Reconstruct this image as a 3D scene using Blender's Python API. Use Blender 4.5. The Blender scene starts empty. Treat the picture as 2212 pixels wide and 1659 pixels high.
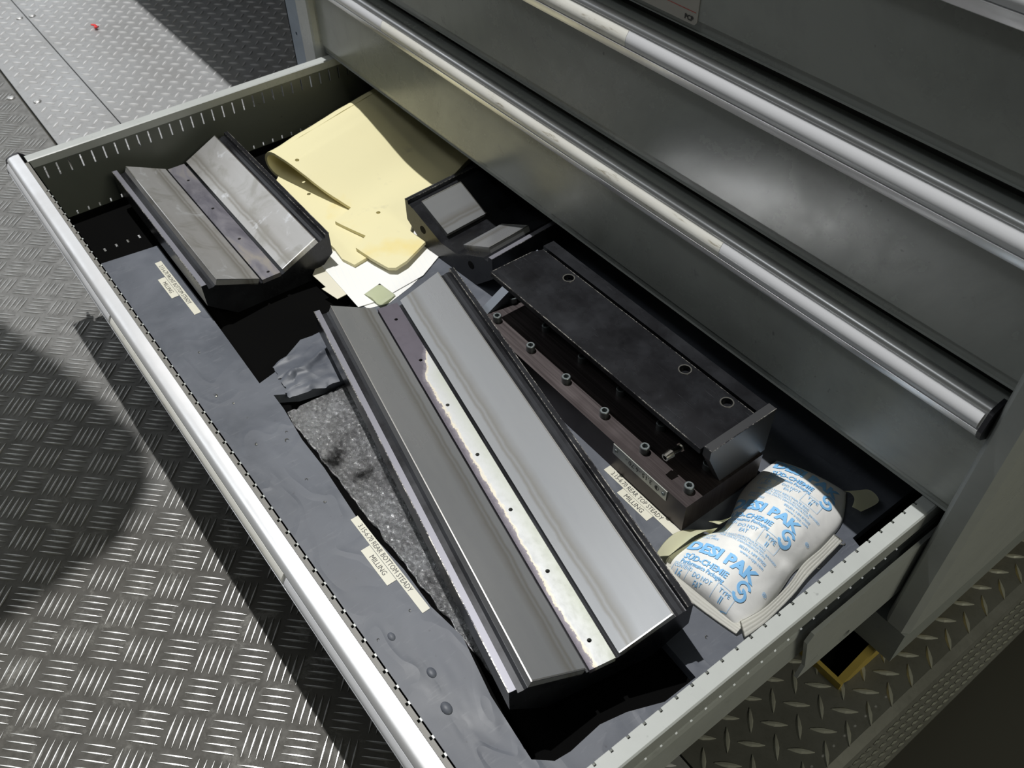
import bpy, bmesh, math, random
from mathutils import Vector, Matrix, noise
from mathutils.bvhtree import BVHTree

# ------------------------------------------------------------------ camera, light, exposure
random.seed(7)
SC = bpy.context.scene
C = SC.collection
ZO = 0.27                                   # the drawer rim is 0.27 m above the floor plates (z = 0)
cam_data = bpy.data.cameras.new('camera')
cam = bpy.data.objects.new('camera', cam_data); C.objects.link(cam)
RC = ((0.60366032, 0.79709789, -0.01513813),
      (0.56828252, -0.44353553, -0.69305931),
      (-0.55915042, 0.40976967, -0.7207216))
rx, ry, rz = (Vector(r) for r in RC)
mw = Matrix((( rx.x, -ry.x, -rz.x, 0.0), (rx.y, -ry.y, -rz.y, 0.0), (rx.z, -ry.z, -rz.z, 0.68 + ZO), (0, 0, 0, 1)))
cam.matrix_world = mw
cam_data.sensor_fit = 'HORIZONTAL'
cam_data.sensor_width = 36.0
cam_data.lens = 36.0 * 1938.7 / 2212.0
cam_data.dof.use_dof = True
cam_data.dof.focus_distance = 0.92
cam_data.dof.aperture_fstop = 15.0
cam_data.clip_start = 0.05
cam_data.clip_end = 60
SC.camera = cam

SC.view_settings.view_transform = 'Standard'
SC.view_settings.look = 'None'
SC.view_settings.exposure = 0.0
SC.view_settings.gamma = 1.0
SC.view_settings.use_curve_mapping = False

world = bpy.data.worlds.new('hall'); SC.world = world
world.use_nodes = True
bg = world.node_tree.nodes['Background']
bg.inputs[0].default_value = (0.93, 1.0, 0.92, 1)
bg.inputs[1].default_value = 0.03

def lamp(name, kind, loc, energy, color=(1, 1, 1), **kw):
    d = bpy.data.lights.new(name, kind); d.energy = energy; d.color = color
    for k, v in kw.items(): setattr(d, k, v)
    o = bpy.data.objects.new(name, d); C.objects.link(o); o.location = (loc[0], loc[1], loc[2] + ZO)
    return o
def aim(o, target):
    t = Vector((target[0], target[1], target[2] + ZO))
    o.rotation_euler = (t - o.location).to_track_quat('-Z', 'Y').to_euler()

high_bay = lamp('high_bay_lamp', 'POINT', (-2.4, 0.42, 5.4), 1330, (1.0, 0.99, 0.97), shadow_soft_size=0.035)
hall_window = lamp('hall_window_light', 'AREA', (-8.5, 0.2, 2.9), 80, (0.92, 0.96, 1.0), shape='RECTANGLE', size=7.0, size_y=3.2)
aim(hall_window, (-1.5, 0.2, 0.0))
front_fill_light = lamp('front_fill_light', 'AREA', (-1.2, -2.6, 5.5), 14, (0.93, 0.98, 1.0), shape='RECTANGLE', size=6.0, size_y=0.9)  # unseen soft fill added above the front, also for handle highlights
aim(front_fill_light, (-0.7, 0.3, 0.0))
handle_strip = lamp('handle_highlight_light', 'AREA', (-6.6, -3.2, 6.2), 85, (0.95, 0.98, 1.0), shape='RECTANGLE', size=8.5, size_y=0.8)  # unseen strip added to put a bright line on the handle beads
handle_strip.rotation_euler = (0, 0, 0)
right_fill = lamp('right_fill_light', 'AREA', (4.2, 0.9, 3.6), 85, (1.0, 0.98, 0.80), shape='RECTANGLE', size=2.5, size_y=1.2)  # unseen fill added to lift the cabinet's right side and the floor there
aim(right_fill, (-0.1, 0.9, -0.2))

# ------------------------------------------------------------------ materials
def mat(name, base, rough=0.5, metal=0.0, spec=0.5):
    m = bpy.data.materials.new(name); m.use_nodes = True
    b = m.node_tree.nodes['Principled BSDF']
    b.inputs['Base Color'].default_value = (*base, 1)
    b.inputs['Roughness'].default_value = rough
    b.inputs['Metallic'].default_value = metal
    b.inputs['Specular IOR Level'].default_value = spec
    return m
class NT:
    def __init__(s, m):
        s.m = m; s.t = m.node_tree; s.b = s.t.nodes['Principled BSDF']
    def n(s, typ, **kw):
        x = s.t.nodes.new(typ)
        for k, v in kw.items(): setattr(x, k, v)
        return x
    def l(s, a, b): s.t.links.new(a, b)
    def coord(s, scale=(1, 1, 1), kind='Object'):
        tc = s.n('ShaderNodeTexCoord'); mp = s.n('ShaderNodeMapping'); mp.inputs['Scale'].default_value = scale
        s.l(tc.outputs[kind], mp.inputs[0]); return mp.outputs[0]
    def noise(s, vec, scale, detail=4, rough=0.55, dist=0.0):
        x = s.n('ShaderNodeTexNoise'); x.inputs['Scale'].default_value = scale; x.inputs['Detail'].default_value = detail
        x.inputs['Roughness'].default_value = rough; x.inputs['Distortion'].default_value = dist
        s.l(vec, x.inputs['Vector']); return x.outputs['Fac']
    def ramp(s, fac, stops):
        r = s.n('ShaderNodeValToRGB'); e = r.color_ramp.elements
        while len(e) < len(stops): e.new(0.5)
        for i, (p, c) in enumerate(stops):
            e[i].position = p; e[i].color = (*c, 1) if len(c) == 3 else c
        s.l(fac, r.inputs[0]); return r.outputs[0]
    def math(s, op, a, b=None):
        x = s.n('ShaderNodeMath', operation=op)
        for i, v in enumerate((a, b)):
            if v is None: continue
            if isinstance(v, (int, float)): x.inputs[i].default_value = v
            else: s.l(v, x.inputs[i])
        return x.outputs[0]
    def mix(s, fac, a, b):
        x = s.n('ShaderNodeMix', data_type='RGBA')
        if isinstance(fac, (int, float)): x.inputs[0].default_value = fac
        else: s.l(fac, x.inputs[0])
        for i, v in ((6, a), (7, b)):
            if isinstance(v, tuple): x.inputs[i].default_value = (*v, 1)
            else: s.l(v, x.inputs[i])
        return x.outputs[2]
    def bump(s, h, strength=0.3, dist=0.001):
        x = s.n('ShaderNodeBump'); x.inputs['Strength'].default_value = strength; x.inputs['Distance'].default_value = dist
        s.l(h, x.inputs['Height']); s.l(x.outputs[0], s.b.inputs['Normal'])
    def color(s, c): s.l(c, s.b.inputs['Base Color'])
    def rough(s, c): s.l(c, s.b.inputs['Roughness'])
    def sepxyz(s, vec):
        x = s.n('ShaderNodeSeparateXYZ'); s.l(vec, x.inputs[0]); return x.outputs

G3 = lambda v: (v, v, v)
M = {}
def mk_paint(name, base, rough=0.33, dirt=0.5):
    m = mat(name, base, rough); t = NT(m)
    v = t.coord((1, 1, 1))
    n1 = t.noise(v, 4.5, 7, 0.68, 0.5); n2 = t.noise(v, 60, 3, 0.5); n3 = t.noise(v, 26, 5, 0.7); n4 = t.noise(v, 95, 2, 0.5)
    dark = tuple(x * 0.6 for x in base)
    c = t.mix(t.ramp(n1, [(0.44, G3(0)), (0.74, G3(dirt))]), base, dark)
    c = t.mix(t.ramp(n3, [(0.62, G3(0)), (0.74, G3(dirt * 0.7))]), c, tuple(x * 0.45 for x in base))
    c = t.mix(t.ramp(n4, [(0.74, G3(0)), (0.80, G3(dirt))]), c, tuple(x * 0.3 for x in base))
    t.color(c)
    t.rough(t.ramp(t.math('ADD', t.math('MULTIPLY', n1, 0.7), t.math('MULTIPLY', n3, 0.3)), [(0.36, G3(rough * 0.75)), (0.64, G3(min(1, rough * 1.5)))]))
    t.bump(n2, 0.04, 0.0006)
    return m
M['paint'] = mk_paint('grey_cabinet_paint', (0.43, 0.45, 0.44), 0.3)
M['panel'] = mk_paint('grey_drawer_front_paint', (0.36, 0.38, 0.36), 0.22, 0.7)
M['plinth'] = mk_paint('dull_grey_plinth_paint', (0.30, 0.32, 0.31), 0.45)
M['blue_post'] = mk_paint('blue_grey_post_paint', (0.30, 0.37, 0.46), 0.4)
M['yellow_paint'] = mk_paint('yellow_skid_paint', (0.46, 0.34, 0.07), 0.5)
M['drawer_in'] = mk_paint('dark_drawer_inner_paint', (0.115, 0.125, 0.11), 0.34)
def mk_alu():
    m = mat('brushed_aluminium', (0.82, 0.83, 0.85), 0.33, 0.72); t = NT(m)
    v = t.coord((1.2, 260, 260)); n = t.noise(v, 4, 3, 0.5)
    g = t.noise(t.coord((1, 1, 1)), 7, 5, 0.6)
    t.color(t.ramp(g, [(0.38, (0.70, 0.70, 0.71)), (0.62, (0.88, 0.89, 0.91))]))
    t.rough(t.ramp(g, [(0.35, G3(0.42)), (0.65, G3(0.30))]))
    t.bump(n, 0.06, 0.0003); return m
M['alu'] = mk_alu()
M['label_grey'] = mat('grey_label_insert', (0.70, 0.71, 0.74), 0.25)
def mk_label():
    m = mat('worn_paper_label', (0.74, 0.73, 0.66), 0.3); t = NT(m)
    n = t.noise(t.coord((6, 40, 40)), 3, 6, 0.7)
    t.color(t.ramp(n, [(0.30, (0.35, 0.32, 0.24)), (0.40, (0.80, 0.79, 0.73)), (0.7, (0.86, 0.86, 0.82))])); return m
M['label'] = mk_label()
M['black_plastic'] = mat('black_plastic', (0.018, 0.018, 0.022), 0.35)
M['black_floor'] = mat('black_drawer_bottom', (0.003, 0.003, 0.003), 0.85, 0, 0.03)
def mk_black_oxide():
    m = mat('black_oxide_steel', (0.03, 0.031, 0.036), 0.33, 0.35); t = NT(m)
    v = t.coord((1, 1, 1)); n = t.noise(v, 16, 6, 0.65)
    t.color(t.ramp(n, [(0.35, (0.010, 0.010, 0.012)), (0.75, (0.030, 0.032, 0.038))]))
    t.rough(t.ramp(n, [(0.3, G3(0.22)), (0.75, G3(0.36))]))
    scr = t.noise(t.coord((7, 260, 60)), 3, 2, 0.6)
    s2 = t.ramp(scr, [(0.70, G3(0)), (0.74, G3(0.5))])
    t.color(t.mix(s2, t.ramp(n, [(0.35, (0.010, 0.010, 0.012)), (0.75, (0.030, 0.032, 0.038))]), (0.10, 0.105, 0.12)))
    t.bump(t.noise(v, 240, 3, 0.6), 0.05, 0.0003); return m
M['oxide'] = mk_black_oxide()
M['lip'] = mat('grey_worn_steel_lip', (0.20, 0.20, 0.23), 0.42, 0.5)
def mk_bare_edge():
    m = mat('bare_chipped_edge', (0.55, 0.53, 0.48), 0.35, 0.8); t = NT(m)
    n = t.noise(t.coord((1, 1, 1)), 420, 4, 0.7); n2 = t.noise(t.coord((1, 1, 1)), 30, 3, 0.6)
    t.color(t.mix(t.ramp(n2, [(0.42, G3(0)), (0.58, G3(1))]), t.ramp(n, [(0.56, (0.03, 0.03, 0.035)), (0.66, (0.5, 0.48, 0.44))]), t.ramp(n, [(0.42, (0.05, 0.05, 0.055)), (0.6, (0.55, 0.53, 0.48))]))); return m
M['edge'] = mk_bare_edge()
M['rib_dark'] = mat('dark_worn_rib', (0.055, 0.056, 0.060), 0.34, 0.35)
M['ledge'] = mat('dull_grey_ledge', (0.16, 0.155, 0.14), 0.5)
M['rib'] = mat('bluish_worn_rib', (0.16, 0.18, 0.21), 0.4, 0.4)
def mk_ground(name, a, b, r0, r1, stain=0.5, blot=0.0):
    """ground plate: faint grain along x, stain bands along the inner (low) edge"""
    m = mat(name, a, r0, 0.6); t = NT(m)
    v = t.coord((1, 1, 1)); x, y, z = t.sepxyz(v)
    n = t.noise(t.coord((1.0, 5, 1)), 5.0, 4, 0.5)
    wob = t.noise(t.coord((1.6, 1.6, 1)), 14, 4, 0.6)
    scr = t.noise(t.coord((4, 420, 4)), 3, 3, 0.6)
    c = t.mix(t.ramp(n, [(0.3, G3(0)), (0.7, G3(1))]), a, b)
    ay = t.math('ADD', t.math('ABSOLUTE', y), t.math('MULTIPLY', t.math('SUBTRACT', wob, 0.5), 0.007))
    band = t.ramp(t.math('MULTIPLY', ay, 10), [(0.235, G3(0)), (0.26, G3(stain)), (0.285, G3(stain * 0.25)), (0.31, G3(stain)), (0.345, G3(stain * 0.5)), (0.40, G3(0.0))])
    c = t.mix(band, c, (0.20, 0.185, 0.15))
    if blot:
        g = t.noise(v, 22, 5, 0.6, 0.8)
        c = t.mix(t.ramp(g, [(0.52, G3(0)), (0.66, G3(blot))]), c, (0.30, 0.29, 0.26))
        c = t.mix(t.ramp(g, [(0.30, G3(blot)), (0.40, G3(0))]), c, (0.80, 0.82, 0.86))
    t.color(c)
    t.rough(t.ramp(n, [(0.3, G3(r0)), (0.75, G3(r1))]))
    t.bump(scr, 0.05, 0.0003); return m
M['ground'] = mk_ground('ground_steel_plate', (0.40, 0.405, 0.415), (0.33, 0.34, 0.355), 0.25, 0.33, 0.6)
M['ground_worn'] = mk_ground('stained_ground_steel', (0.52, 0.52, 0.52), (0.42, 0.41, 0.40), 0.32, 0.44, 0.65, 0.6)
M['bright_edge'] = mat('bright_bevel_edge', (0.85, 0.83, 0.80), 0.25, 1.0)
def mk_strip_long():
    m = mat('worn_blued_strip', (0.2, 0.19, 0.22), 0.35, 0.55); t = NT(m)
    v = t.coord((1, 1, 1)); x, y, z = t.sepxyz(v)
    jag = t.noise(t.coord((1, 1.4, 1)), 95, 5, 0.75)
    big = t.noise(v, 8, 3, 0.5)
    # worn zone: everything past the first fifth of the bar, leaving a blued band along the left edge
    mr = t.n('ShaderNodeMapRange'); mr.inputs['From Min'].default_value = -0.185; mr.inputs['From Max'].default_value = -0.125
    mr.inputs['To Min'].default_value = 0.018; mr.inputs['To Max'].default_value = -0.0075; t.l(x, mr.inputs['Value'])
    f = t.math('MULTIPLY', t.math('SUBTRACT', y, mr.outputs[0]), 75)
    f = t.math('ADD', f, t.math('MULTIPLY', t.math('SUBTRACT', jag, 0.5), 0.9)); f = t.math('ADD', f, t.math('MULTIPLY', t.math('SUBTRACT', big, 0.5), 0.9))
    c = t.ramp(t.math('ADD', t.math('MULTIPLY', f, 0.22), 0.50), [(0.42, (0.10, 0.09, 0.11)), (0.495, (0.20, 0.185, 0.21)), (0.515, (0.60, 0.55, 0.44)), (0.56, (0.47, 0.48, 0.49)), (0.85, (0.40, 0.42, 0.37))])
    t.color(c)
    t.rough(t.ramp(jag, [(0.3, G3(0.42)), (0.7, G3(0.58))])); t.bump(jag, 0.12, 0.0004); return m
M['strip_long'] = mk_strip_long()
def mk_strip_blue():
    m = mat('blued_steel_strip', (0.25, 0.24, 0.28), 0.3, 0.6); t = NT(m)
    n = t.noise(t.coord((1, 2.5, 1)), 14, 5, 0.6, 0.6)
    t.color(t.ramp(n, [(0.35, (0.17, 0.165, 0.20)), (0.55, (0.27, 0.262, 0.295)), (0.7, (0.34, 0.315, 0.29))]))
    t.rough(t.ramp(n, [(0.3, G3(0.28)), (0.7, G3(0.4))])); return m
M['strip_blue'] = mk_strip_blue()
def mk_brown():
    m = mat('browned_ground_steel', (0.10, 0.085, 0.085), 0.4, 0.7); t = NT(m)
    n = t.noise(t.coord((2.5, 160, 3)), 3, 4, 0.6); s = t.noise(t.coord((1, 1, 1)), 9, 3, 0.5)
    c = t.ramp(n, [(0.35, (0.05, 0.041, 0.042)), (0.65, (0.12, 0.102, 0.103))])
    t.color(t.mix(t.ramp(s, [(0.5, G3(0)), (0.62, G3(0.6))]), c, (0.04, 0.031, 0.031)))
    t.bump(n, 0.12, 0.0003); return m
M['brown'] = mk_brown()
def mk_mat():
    m = mat('grey_rubber_mat', (0.12, 0.127, 0.145), 0.42); t = NT(m)
    v = t.coord((1, 1, 1)); n = t.noise(v, 9, 6, 0.65, 0.4); d = t.noise(t.coord((1, 1.6, 1)), 11, 2, 0.4, 0.5)
    sc = t.noise(t.coord((30, 5, 1)), 6, 4, 0.75); sp = t.noise(v, 130, 3, 0.6)
    c = t.ramp(n, [(0.3, (0.070, 0.078, 0.096)), (0.55, (0.105, 0.115, 0.138)), (0.75, (0.135, 0.147, 0.172))])
    c = t.mix(t.ramp(sc, [(0.58, G3(0)), (0.75, G3(0.30))]), c, (0.22, 0.23, 0.25))
    c = t.mix(t.ramp(sp, [(0.68, G3(0)), (0.76, G3(0.5))]), c, (0.04, 0.04, 0.045))
    t.b.inputs['Specular IOR Level'].default_value = 0.35
    t.color(c); t.rough(t.ramp(n, [(0.3, G3(0.40)), (0.7, G3(0.55))]))
    ridge = t.ramp(d, [(0.30, G3(0.0)), (0.46, G3(0.42)), (0.52, G3(0.85)), (0.60, G3(0.5)), (0.8, G3(0.6))])
    t.bump(ridge, 0.22, 0.004); return m
M['mat'] = mk_mat()
def mk_oil():
    m = mat('oily_black_pad', (0.25, 0.25, 0.26), 0.3, 0.75); t = NT(m)
    v = t.coord((1, 1, 1)); n = t.noise(v, 190, 5, 0.75, 0.6); n2 = t.noise(v, 16, 4, 0.6)
    t.color(t.ramp(n2, [(0.34, (0.05, 0.05, 0.05)), (0.44, (0.45, 0.45, 0.46)), (0.7, (0.62, 0.63, 0.65))]))
    t.rough(t.ramp(n, [(0.3, G3(0.34)), (0.7, G3(0.22))]))
    t.bump(t.math('ADD', n, t.math('MULTIPLY', n2, 0.8)), 1.0, 0.0055); return m
M['oil'] = mk_oil()
def mk_foam():
    m = mat('yellow_foam_rubber', (0.76, 0.70, 0.42), 0.6, 0, 0.3); t = NT(m)
    v = t.coord((1, 1, 1)); n = t.noise(v, 9, 4, 0.55); s = t.noise(v, 26, 4, 0.6)
    c = t.ramp(n, [(0.40, (0.75, 0.695, 0.43)), (0.62, (0.76, 0.70, 0.43)), (0.76, (0.76, 0.63, 0.25))])
    t.color(t.mix(t.ramp(s, [(0.66, G3(0)), (0.78, G3(0.3))]), c, (0.35, 0.33, 0.25)))
    t.bump(t.noise(v, 500, 2, 0.5), 0.06, 0.0004); return m
M['foam'] = mk_foam()
def mk_paper():
    m = mat('ruled_white_paper', (0.82, 0.82, 0.80), 0.7, 0, 0.2); t = NT(m)
    x, y, z = t.sepxyz(t.coord((1, 1, 1)))
    u = t.math('ADD', t.math('MULTIPLY', y, 0.97), t.math('MULTIPLY', x, 0.25))
    w = t.math('FRACT', t.math('MULTIPLY', u, 125))
    t.color(t.mix(t.ramp(w, [(0.88, G3(0)), (0.94, G3(0.14))]), (0.84, 0.84, 0.82), (0.55, 0.66, 0.80))); return m
M['paper'] = mk_paper()
M['cream_card'] = mat('cream_card', (0.70, 0.67, 0.55), 0.7, 0, 0.2)
M['note'] = mat('pale_green_note_paper', (0.74, 0.78, 0.58), 0.7, 0, 0.2)
M['tape'] = mat('cream_label_tape', (0.63, 0.615, 0.52), 0.42)
M['ink'] = mat('black_ink', (0.025, 0.025, 0.025), 0.5)
M['red_ink'] = mat('thin_red_ink', (0.55, 0.10, 0.08), 0.5)
M['blue_ink'] = mat('light_blue_ink', (0.24, 0.54, 0.90), 0.55, 0, 0.3)
def mk_bag():
    m = mat('white_fibre_bag', (0.80, 0.80, 0.785), 0.55, 0, 0.35); t = NT(m)
    v = t.coord((1, 1, 1)); n = t.noise(v, 45, 4, 0.6, 0.8)
    t.color(t.ramp(n, [(0.3, (0.74, 0.74, 0.73)), (0.6, (0.82, 0.82, 0.80))]))
    t.bump(n, 0.15, 0.002); return m
M['bag'] = mk_bag()
M['bag_seal'] = mat('pale_yellow_bag_seal', (0.86, 0.85, 0.64), 0.5, 0, 0.35)
M['bag_fin'] = mat('cream_bag_seal', (0.93, 0.92, 0.86), 0.5, 0, 0.35)
M['bolt'] = mat('dark_bolt_steel', (0.20, 0.225, 0.23), 0.4, 0.8)
M['nickel'] = mat('nickel_steel', (0.62, 0.60, 0.55), 0.25, 1.0)
M['plate_alu'] = mat('engraved_name_plate', (0.42, 0.43, 0.40), 0.4, 0.85)
M['hole'] = mat('black_hole_wall', (0.006, 0.006, 0.006), 0.8, 0, 0.1)
M['red_plastic'] = mat('red_plastic', (0.75, 0.04, 0.04), 0.4)
M['chip'] = mat('metal_chip', (0.75, 0.72, 0.64), 0.3, 0.9)
M['concrete'] = mat('dark_oily_concrete', (0.05, 0.048, 0.038), 0.75)
M['wood'] = mat('bench_wood', (0.28, 0.18, 0.09), 0.5)
def mk_tread(name, lo, hi, metal, r0, r1, light=(0.4, 0.4, 0.37)):
    m = mat(name, lo, r0, metal); t = NT(m)
    v = t.coord((1, 1, 1)); n = t.noise(v, 5, 6, 0.65); f = t.noise(v, 70, 5, 0.7); g = t.noise(v, 24, 7, 0.78, 0.4)
    c = t.ramp(n, [(0.32, lo), (0.68, hi)])
    c = t.mix(t.ramp(f, [(0.50, G3(0)), (0.80, G3(0.55))]), c, tuple(x * 0.6 for x in lo))
    c = t.mix(t.ramp(g, [(0.54, G3(0)), (0.70, G3(0.6))]), c, light)
    t.color(c); t.rough(t.ramp(f, [(0.3, G3(r0)), (0.75, G3(r1))]))
    t.bump(f, 0.15, 0.0008); return m
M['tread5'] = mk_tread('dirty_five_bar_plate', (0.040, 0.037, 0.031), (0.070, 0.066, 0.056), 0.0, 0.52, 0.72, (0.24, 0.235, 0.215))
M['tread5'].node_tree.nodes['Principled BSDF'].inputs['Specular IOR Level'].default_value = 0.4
def clean_sheen_zone(m):
    # cleaner far plate with painted-in window sheen; grimy grey-brown film in front of drawer
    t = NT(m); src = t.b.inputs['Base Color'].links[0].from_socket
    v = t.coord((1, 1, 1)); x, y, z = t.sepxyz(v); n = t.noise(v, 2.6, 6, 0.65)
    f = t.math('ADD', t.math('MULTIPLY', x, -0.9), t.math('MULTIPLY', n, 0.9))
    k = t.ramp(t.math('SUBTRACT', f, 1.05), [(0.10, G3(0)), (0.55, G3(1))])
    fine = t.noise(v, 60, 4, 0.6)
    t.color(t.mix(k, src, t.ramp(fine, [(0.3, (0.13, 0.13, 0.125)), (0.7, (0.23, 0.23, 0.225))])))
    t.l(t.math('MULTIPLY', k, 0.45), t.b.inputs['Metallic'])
clean_sheen_zone(M['tread5'])
M['lug5'] = mat('polished_lug_top', (0.60, 0.60, 0.59), 0.36, 0.8)
M['tread_d'] = mk_tread('grey_diamond_plate', (0.33, 0.33, 0.33), (0.40, 0.41, 0.42), 0.4, 0.40, 0.55, (0.42, 0.42, 0.42))
M['lug_d'] = mat('highlit_diamond_lug', (0.74, 0.74, 0.75), 0.38, 0.25)  # highlight of glancing light painted as a paler, mostly diffuse lug colour
M['tread_r'] = mk_tread('dark_worn_diamond_plate', (0.14, 0.14, 0.12), (0.24, 0.24, 0.22), 0.5, 0.35, 0.55, (0.2, 0.2, 0.18))
M['lug_r'] = mat('worn_diamond_lug', (0.50, 0.50, 0.43), 0.34, 0.5)

# ------------------------------------------------------------------ helpers
def tag(o, label=None, cat=None, group=None, kind=None):
    if label: o['label'] = label
    if cat: o['category'] = cat
    if group: o['group'] = group
    if kind: o['kind'] = kind
    return o
BASE = {}
def thing(name, base, label, cat, group=None, yaw=0.0, kind=None):
    o = bpy.data.objects.new(name, None); C.objects.link(o)
    o.location = (base[0], base[1], base[2] + ZO); o.rotation_euler = (0, 0, math.radians(yaw))
    o.empty_display_size = 0.05
    BASE[o.name] = Vector(base)
    return tag(o, label, cat, group, kind)
def root_of(o):
    while o.parent: o = o.parent
    return o
def link(name, me, parent=None):
    o = bpy.data.objects.new(name, me); C.objects.link(o)
    if parent is not None: o.parent = parent
    return o
def obj(name, bm, m, parent=None, local=False, smooth=False, label=None, kind=None, base=None):
    """bm in rim coordinates (z=0 is the drawer rim) unless local; parts share their root's frame"""
    if not local:
        off = BASE[root_of(parent).name] if parent is not None else Vector(base or (0, 0, -ZO))
        bmesh.ops.translate(bm, verts=bm.verts, vec=-off)
    bmesh.ops.recalc_face_normals(bm, faces=bm.faces)
    me = bpy.data.meshes.new(name); bm.to_mesh(me); bm.free()
    for mm in (m if isinstance(m, (list, tuple)) else [m]): me.materials.append(mm)
    if smooth:
        for p in me.polygons: p.use_smooth = True
    o = link(name, me, parent)
    if parent is None and not local:
        off = Vector(base or (0, 0, -ZO)); o.location = (off.x, off.y, off.z + ZO); BASE[o.name] = off
    if label: o['label'] = label
    if kind: o['kind'] = kind
    return o
def box(bm, x0, x1, y0, y1, z0, z1, mi=0):
    v = [bm.verts.new(p) for p in ((x0, y0, z0), (x1, y0, z0), (x1, y1, z0), (x0, y1, z0), (x0, y0, z1), (x1, y0, z1), (x1, y1, z1), (x0, y1, z1))]
    for f in ((0, 3, 2, 1), (4, 5, 6, 7), (0, 1, 5, 4), (1, 2, 6, 5), (2, 3, 7, 6), (3, 0, 4, 7)):
        bm.faces.new([v[i] for i in f]).material_index = mi
    return v
def bevel(bm, w, seg=2, ang=0.5):
    e = [x for x in bm.edges if len(x.link_faces) == 2 and x.calc_face_angle(0) > ang]
    bmesh.ops.bevel(bm, geom=e, offset=w, segments=seg, affect='EDGES', profile=0.5, clamp_overlap=True)
def nbox(x0, x1, y0, y1, z0, z1, bev=0.0):
    bm = bmesh.new(); box(bm, x0, x1, y0, y1, z0, z1)
    if bev: bevel(bm, bev)
    return bm
def extrude(bm, pts, axis, a0, a1, mi=0):
    """closed polygon pts (p,q) extruded along axis 'x' (p=y,q=z), 'y' (p=x,q=z) or 'z' (p=x,q=y)"""
    def P(p, q, a):
        return (a, p, q) if axis == 'x' else ((p, a, q) if axis == 'y' else (p, q, a))
    A = [bm.verts.new(P(p, q, a0)) for p, q in pts]; B = [bm.verts.new(P(p, q, a1)) for p, q in pts]
    n = len(pts)
    for i in range(n):
        bm.faces.new((A[i], A[(i + 1) % n], B[(i + 1) % n], B[i])).material_index = mi
    bm.faces.new(A).material_index = mi; bm.faces.new(B[::-1]).material_index = mi
def cyl(bm, c, r, h, axis='z', seg=20, r2=None, cap=True):
    r2 = r if r2 is None else r2; A = []; B = []
    for i in range(seg):
        t = 2 * math.pi * i / seg; u, v = math.cos(t), math.sin(t)
        def P(rr, a):
            return {'z': (c[0] + rr * u, c[1] + rr * v, c[2] + a), 'x': (c[0] + a, c[1] + rr * u, c[2] + rr * v), 'y': (c[0] + rr * u, c[1] + a, c[2] + rr * v)}[axis]
        A.append(bm.verts.new(P(r, 0))); B.append(bm.verts.new(P(r2, h)))
    for i in range(seg):
        bm.faces.new((A[i], A[(i + 1) % seg], B[(i + 1) % seg], B[i]))
    if cap: bm.faces.new(A[::-1]); bm.faces.new(B)
    return A, B
def ring_cup(bm, c, r, depth, axis='z', seg=16):
    """open-topped cup: the wall and bottom of a drilled hole (axis points inwards along -axis)"""
    cyl(bm, c, r, -depth, axis, seg, cap=False)
    vs = bm.verts[:] if False else None
def circle_pts(cx, cy, r, n=16): return [(cx + r * math.cos(2 * math.pi * i / n), cy + r * math.sin(2 * math.pi * i / n)) for i in range(n)]
def slab(bm, outer, holes, z0, z1, mi=0):
    """flat slab with through holes"""
    b = bmesh.new(); edges = []
    for loop in [outer] + holes:
        vs = [b.verts.new((p[0], p[1], 0)) for p in loop]
        for i in range(len(vs)): edges.append(b.edges.new((vs[i], vs[(i + 1) % len(vs)])))
    bmesh.ops.triangle_fill(b, use_beauty=True, use_dissolve=False, edges=edges)
    b.verts.ensure_lookup_table(); b.verts.index_update()
    top = [bm.verts.new((v.co.x, v.co.y, z1)) for v in b.verts]; bot = [bm.verts.new((v.co.x, v.co.y, z0)) for v in b.verts]
    for f in b.faces:
        ids = [v.index for v in f.verts]
        if f.normal.z < 0: ids = ids[::-1]
        bm.faces.new([top[i] for i in ids]).material_index = mi
        bm.faces.new([bot[i] for i in ids[::-1]]).material_index = mi
    for e in b.edges:
        if len(e.link_faces) == 1:
            i, j = e.verts[0].index, e.verts[1].index
            bm.faces.new((top[i], top[j], bot[j], bot[i])).material_index = mi
    b.free()
def text_geo(body, size, align='LEFT', bold=0.0, shear=0.0, space=1.0, sx=1.0):
    cu = bpy.data.curves.new('txt', 'FONT'); cu.body = body; cu.size = size; cu.align_x = align
    cu.offset = bold; cu.shear = shear; cu.space_character = space; cu.resolution_u = 2
    o = bpy.data.objects.new('txt', cu); C.objects.link(o)
    dg = bpy.context.evaluated_depsgraph_get(); dg.update()
    me = bpy.data.meshes.new_from_object(o.evaluated_get(dg))
    V = [(v.co.x * sx, v.co.y) for v in me.vertices]; F = [tuple(p.vertices) for p in me.polygons]
    bpy.data.objects.remove(o); bpy.data.curves.remove(cu); bpy.data.meshes.remove(me)
    return V, F
def text_on(bm, geo, org, eu, ev, lift=0.0003):
    V, F = geo; eu = Vector(eu); ev = Vector(ev); n = eu.cross(ev).normalized(); o = Vector(org)
    vs = [bm.verts.new(o + eu * x + ev * y + n * lift) for x, y in V]
    for f in F:
        try: bm.faces.new([vs[i] for i in f])
        except ValueError: pass
def hn(x, y, z=0.0, s=1.0): return noise.noise(Vector((x * s, y * s, z)))

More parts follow.
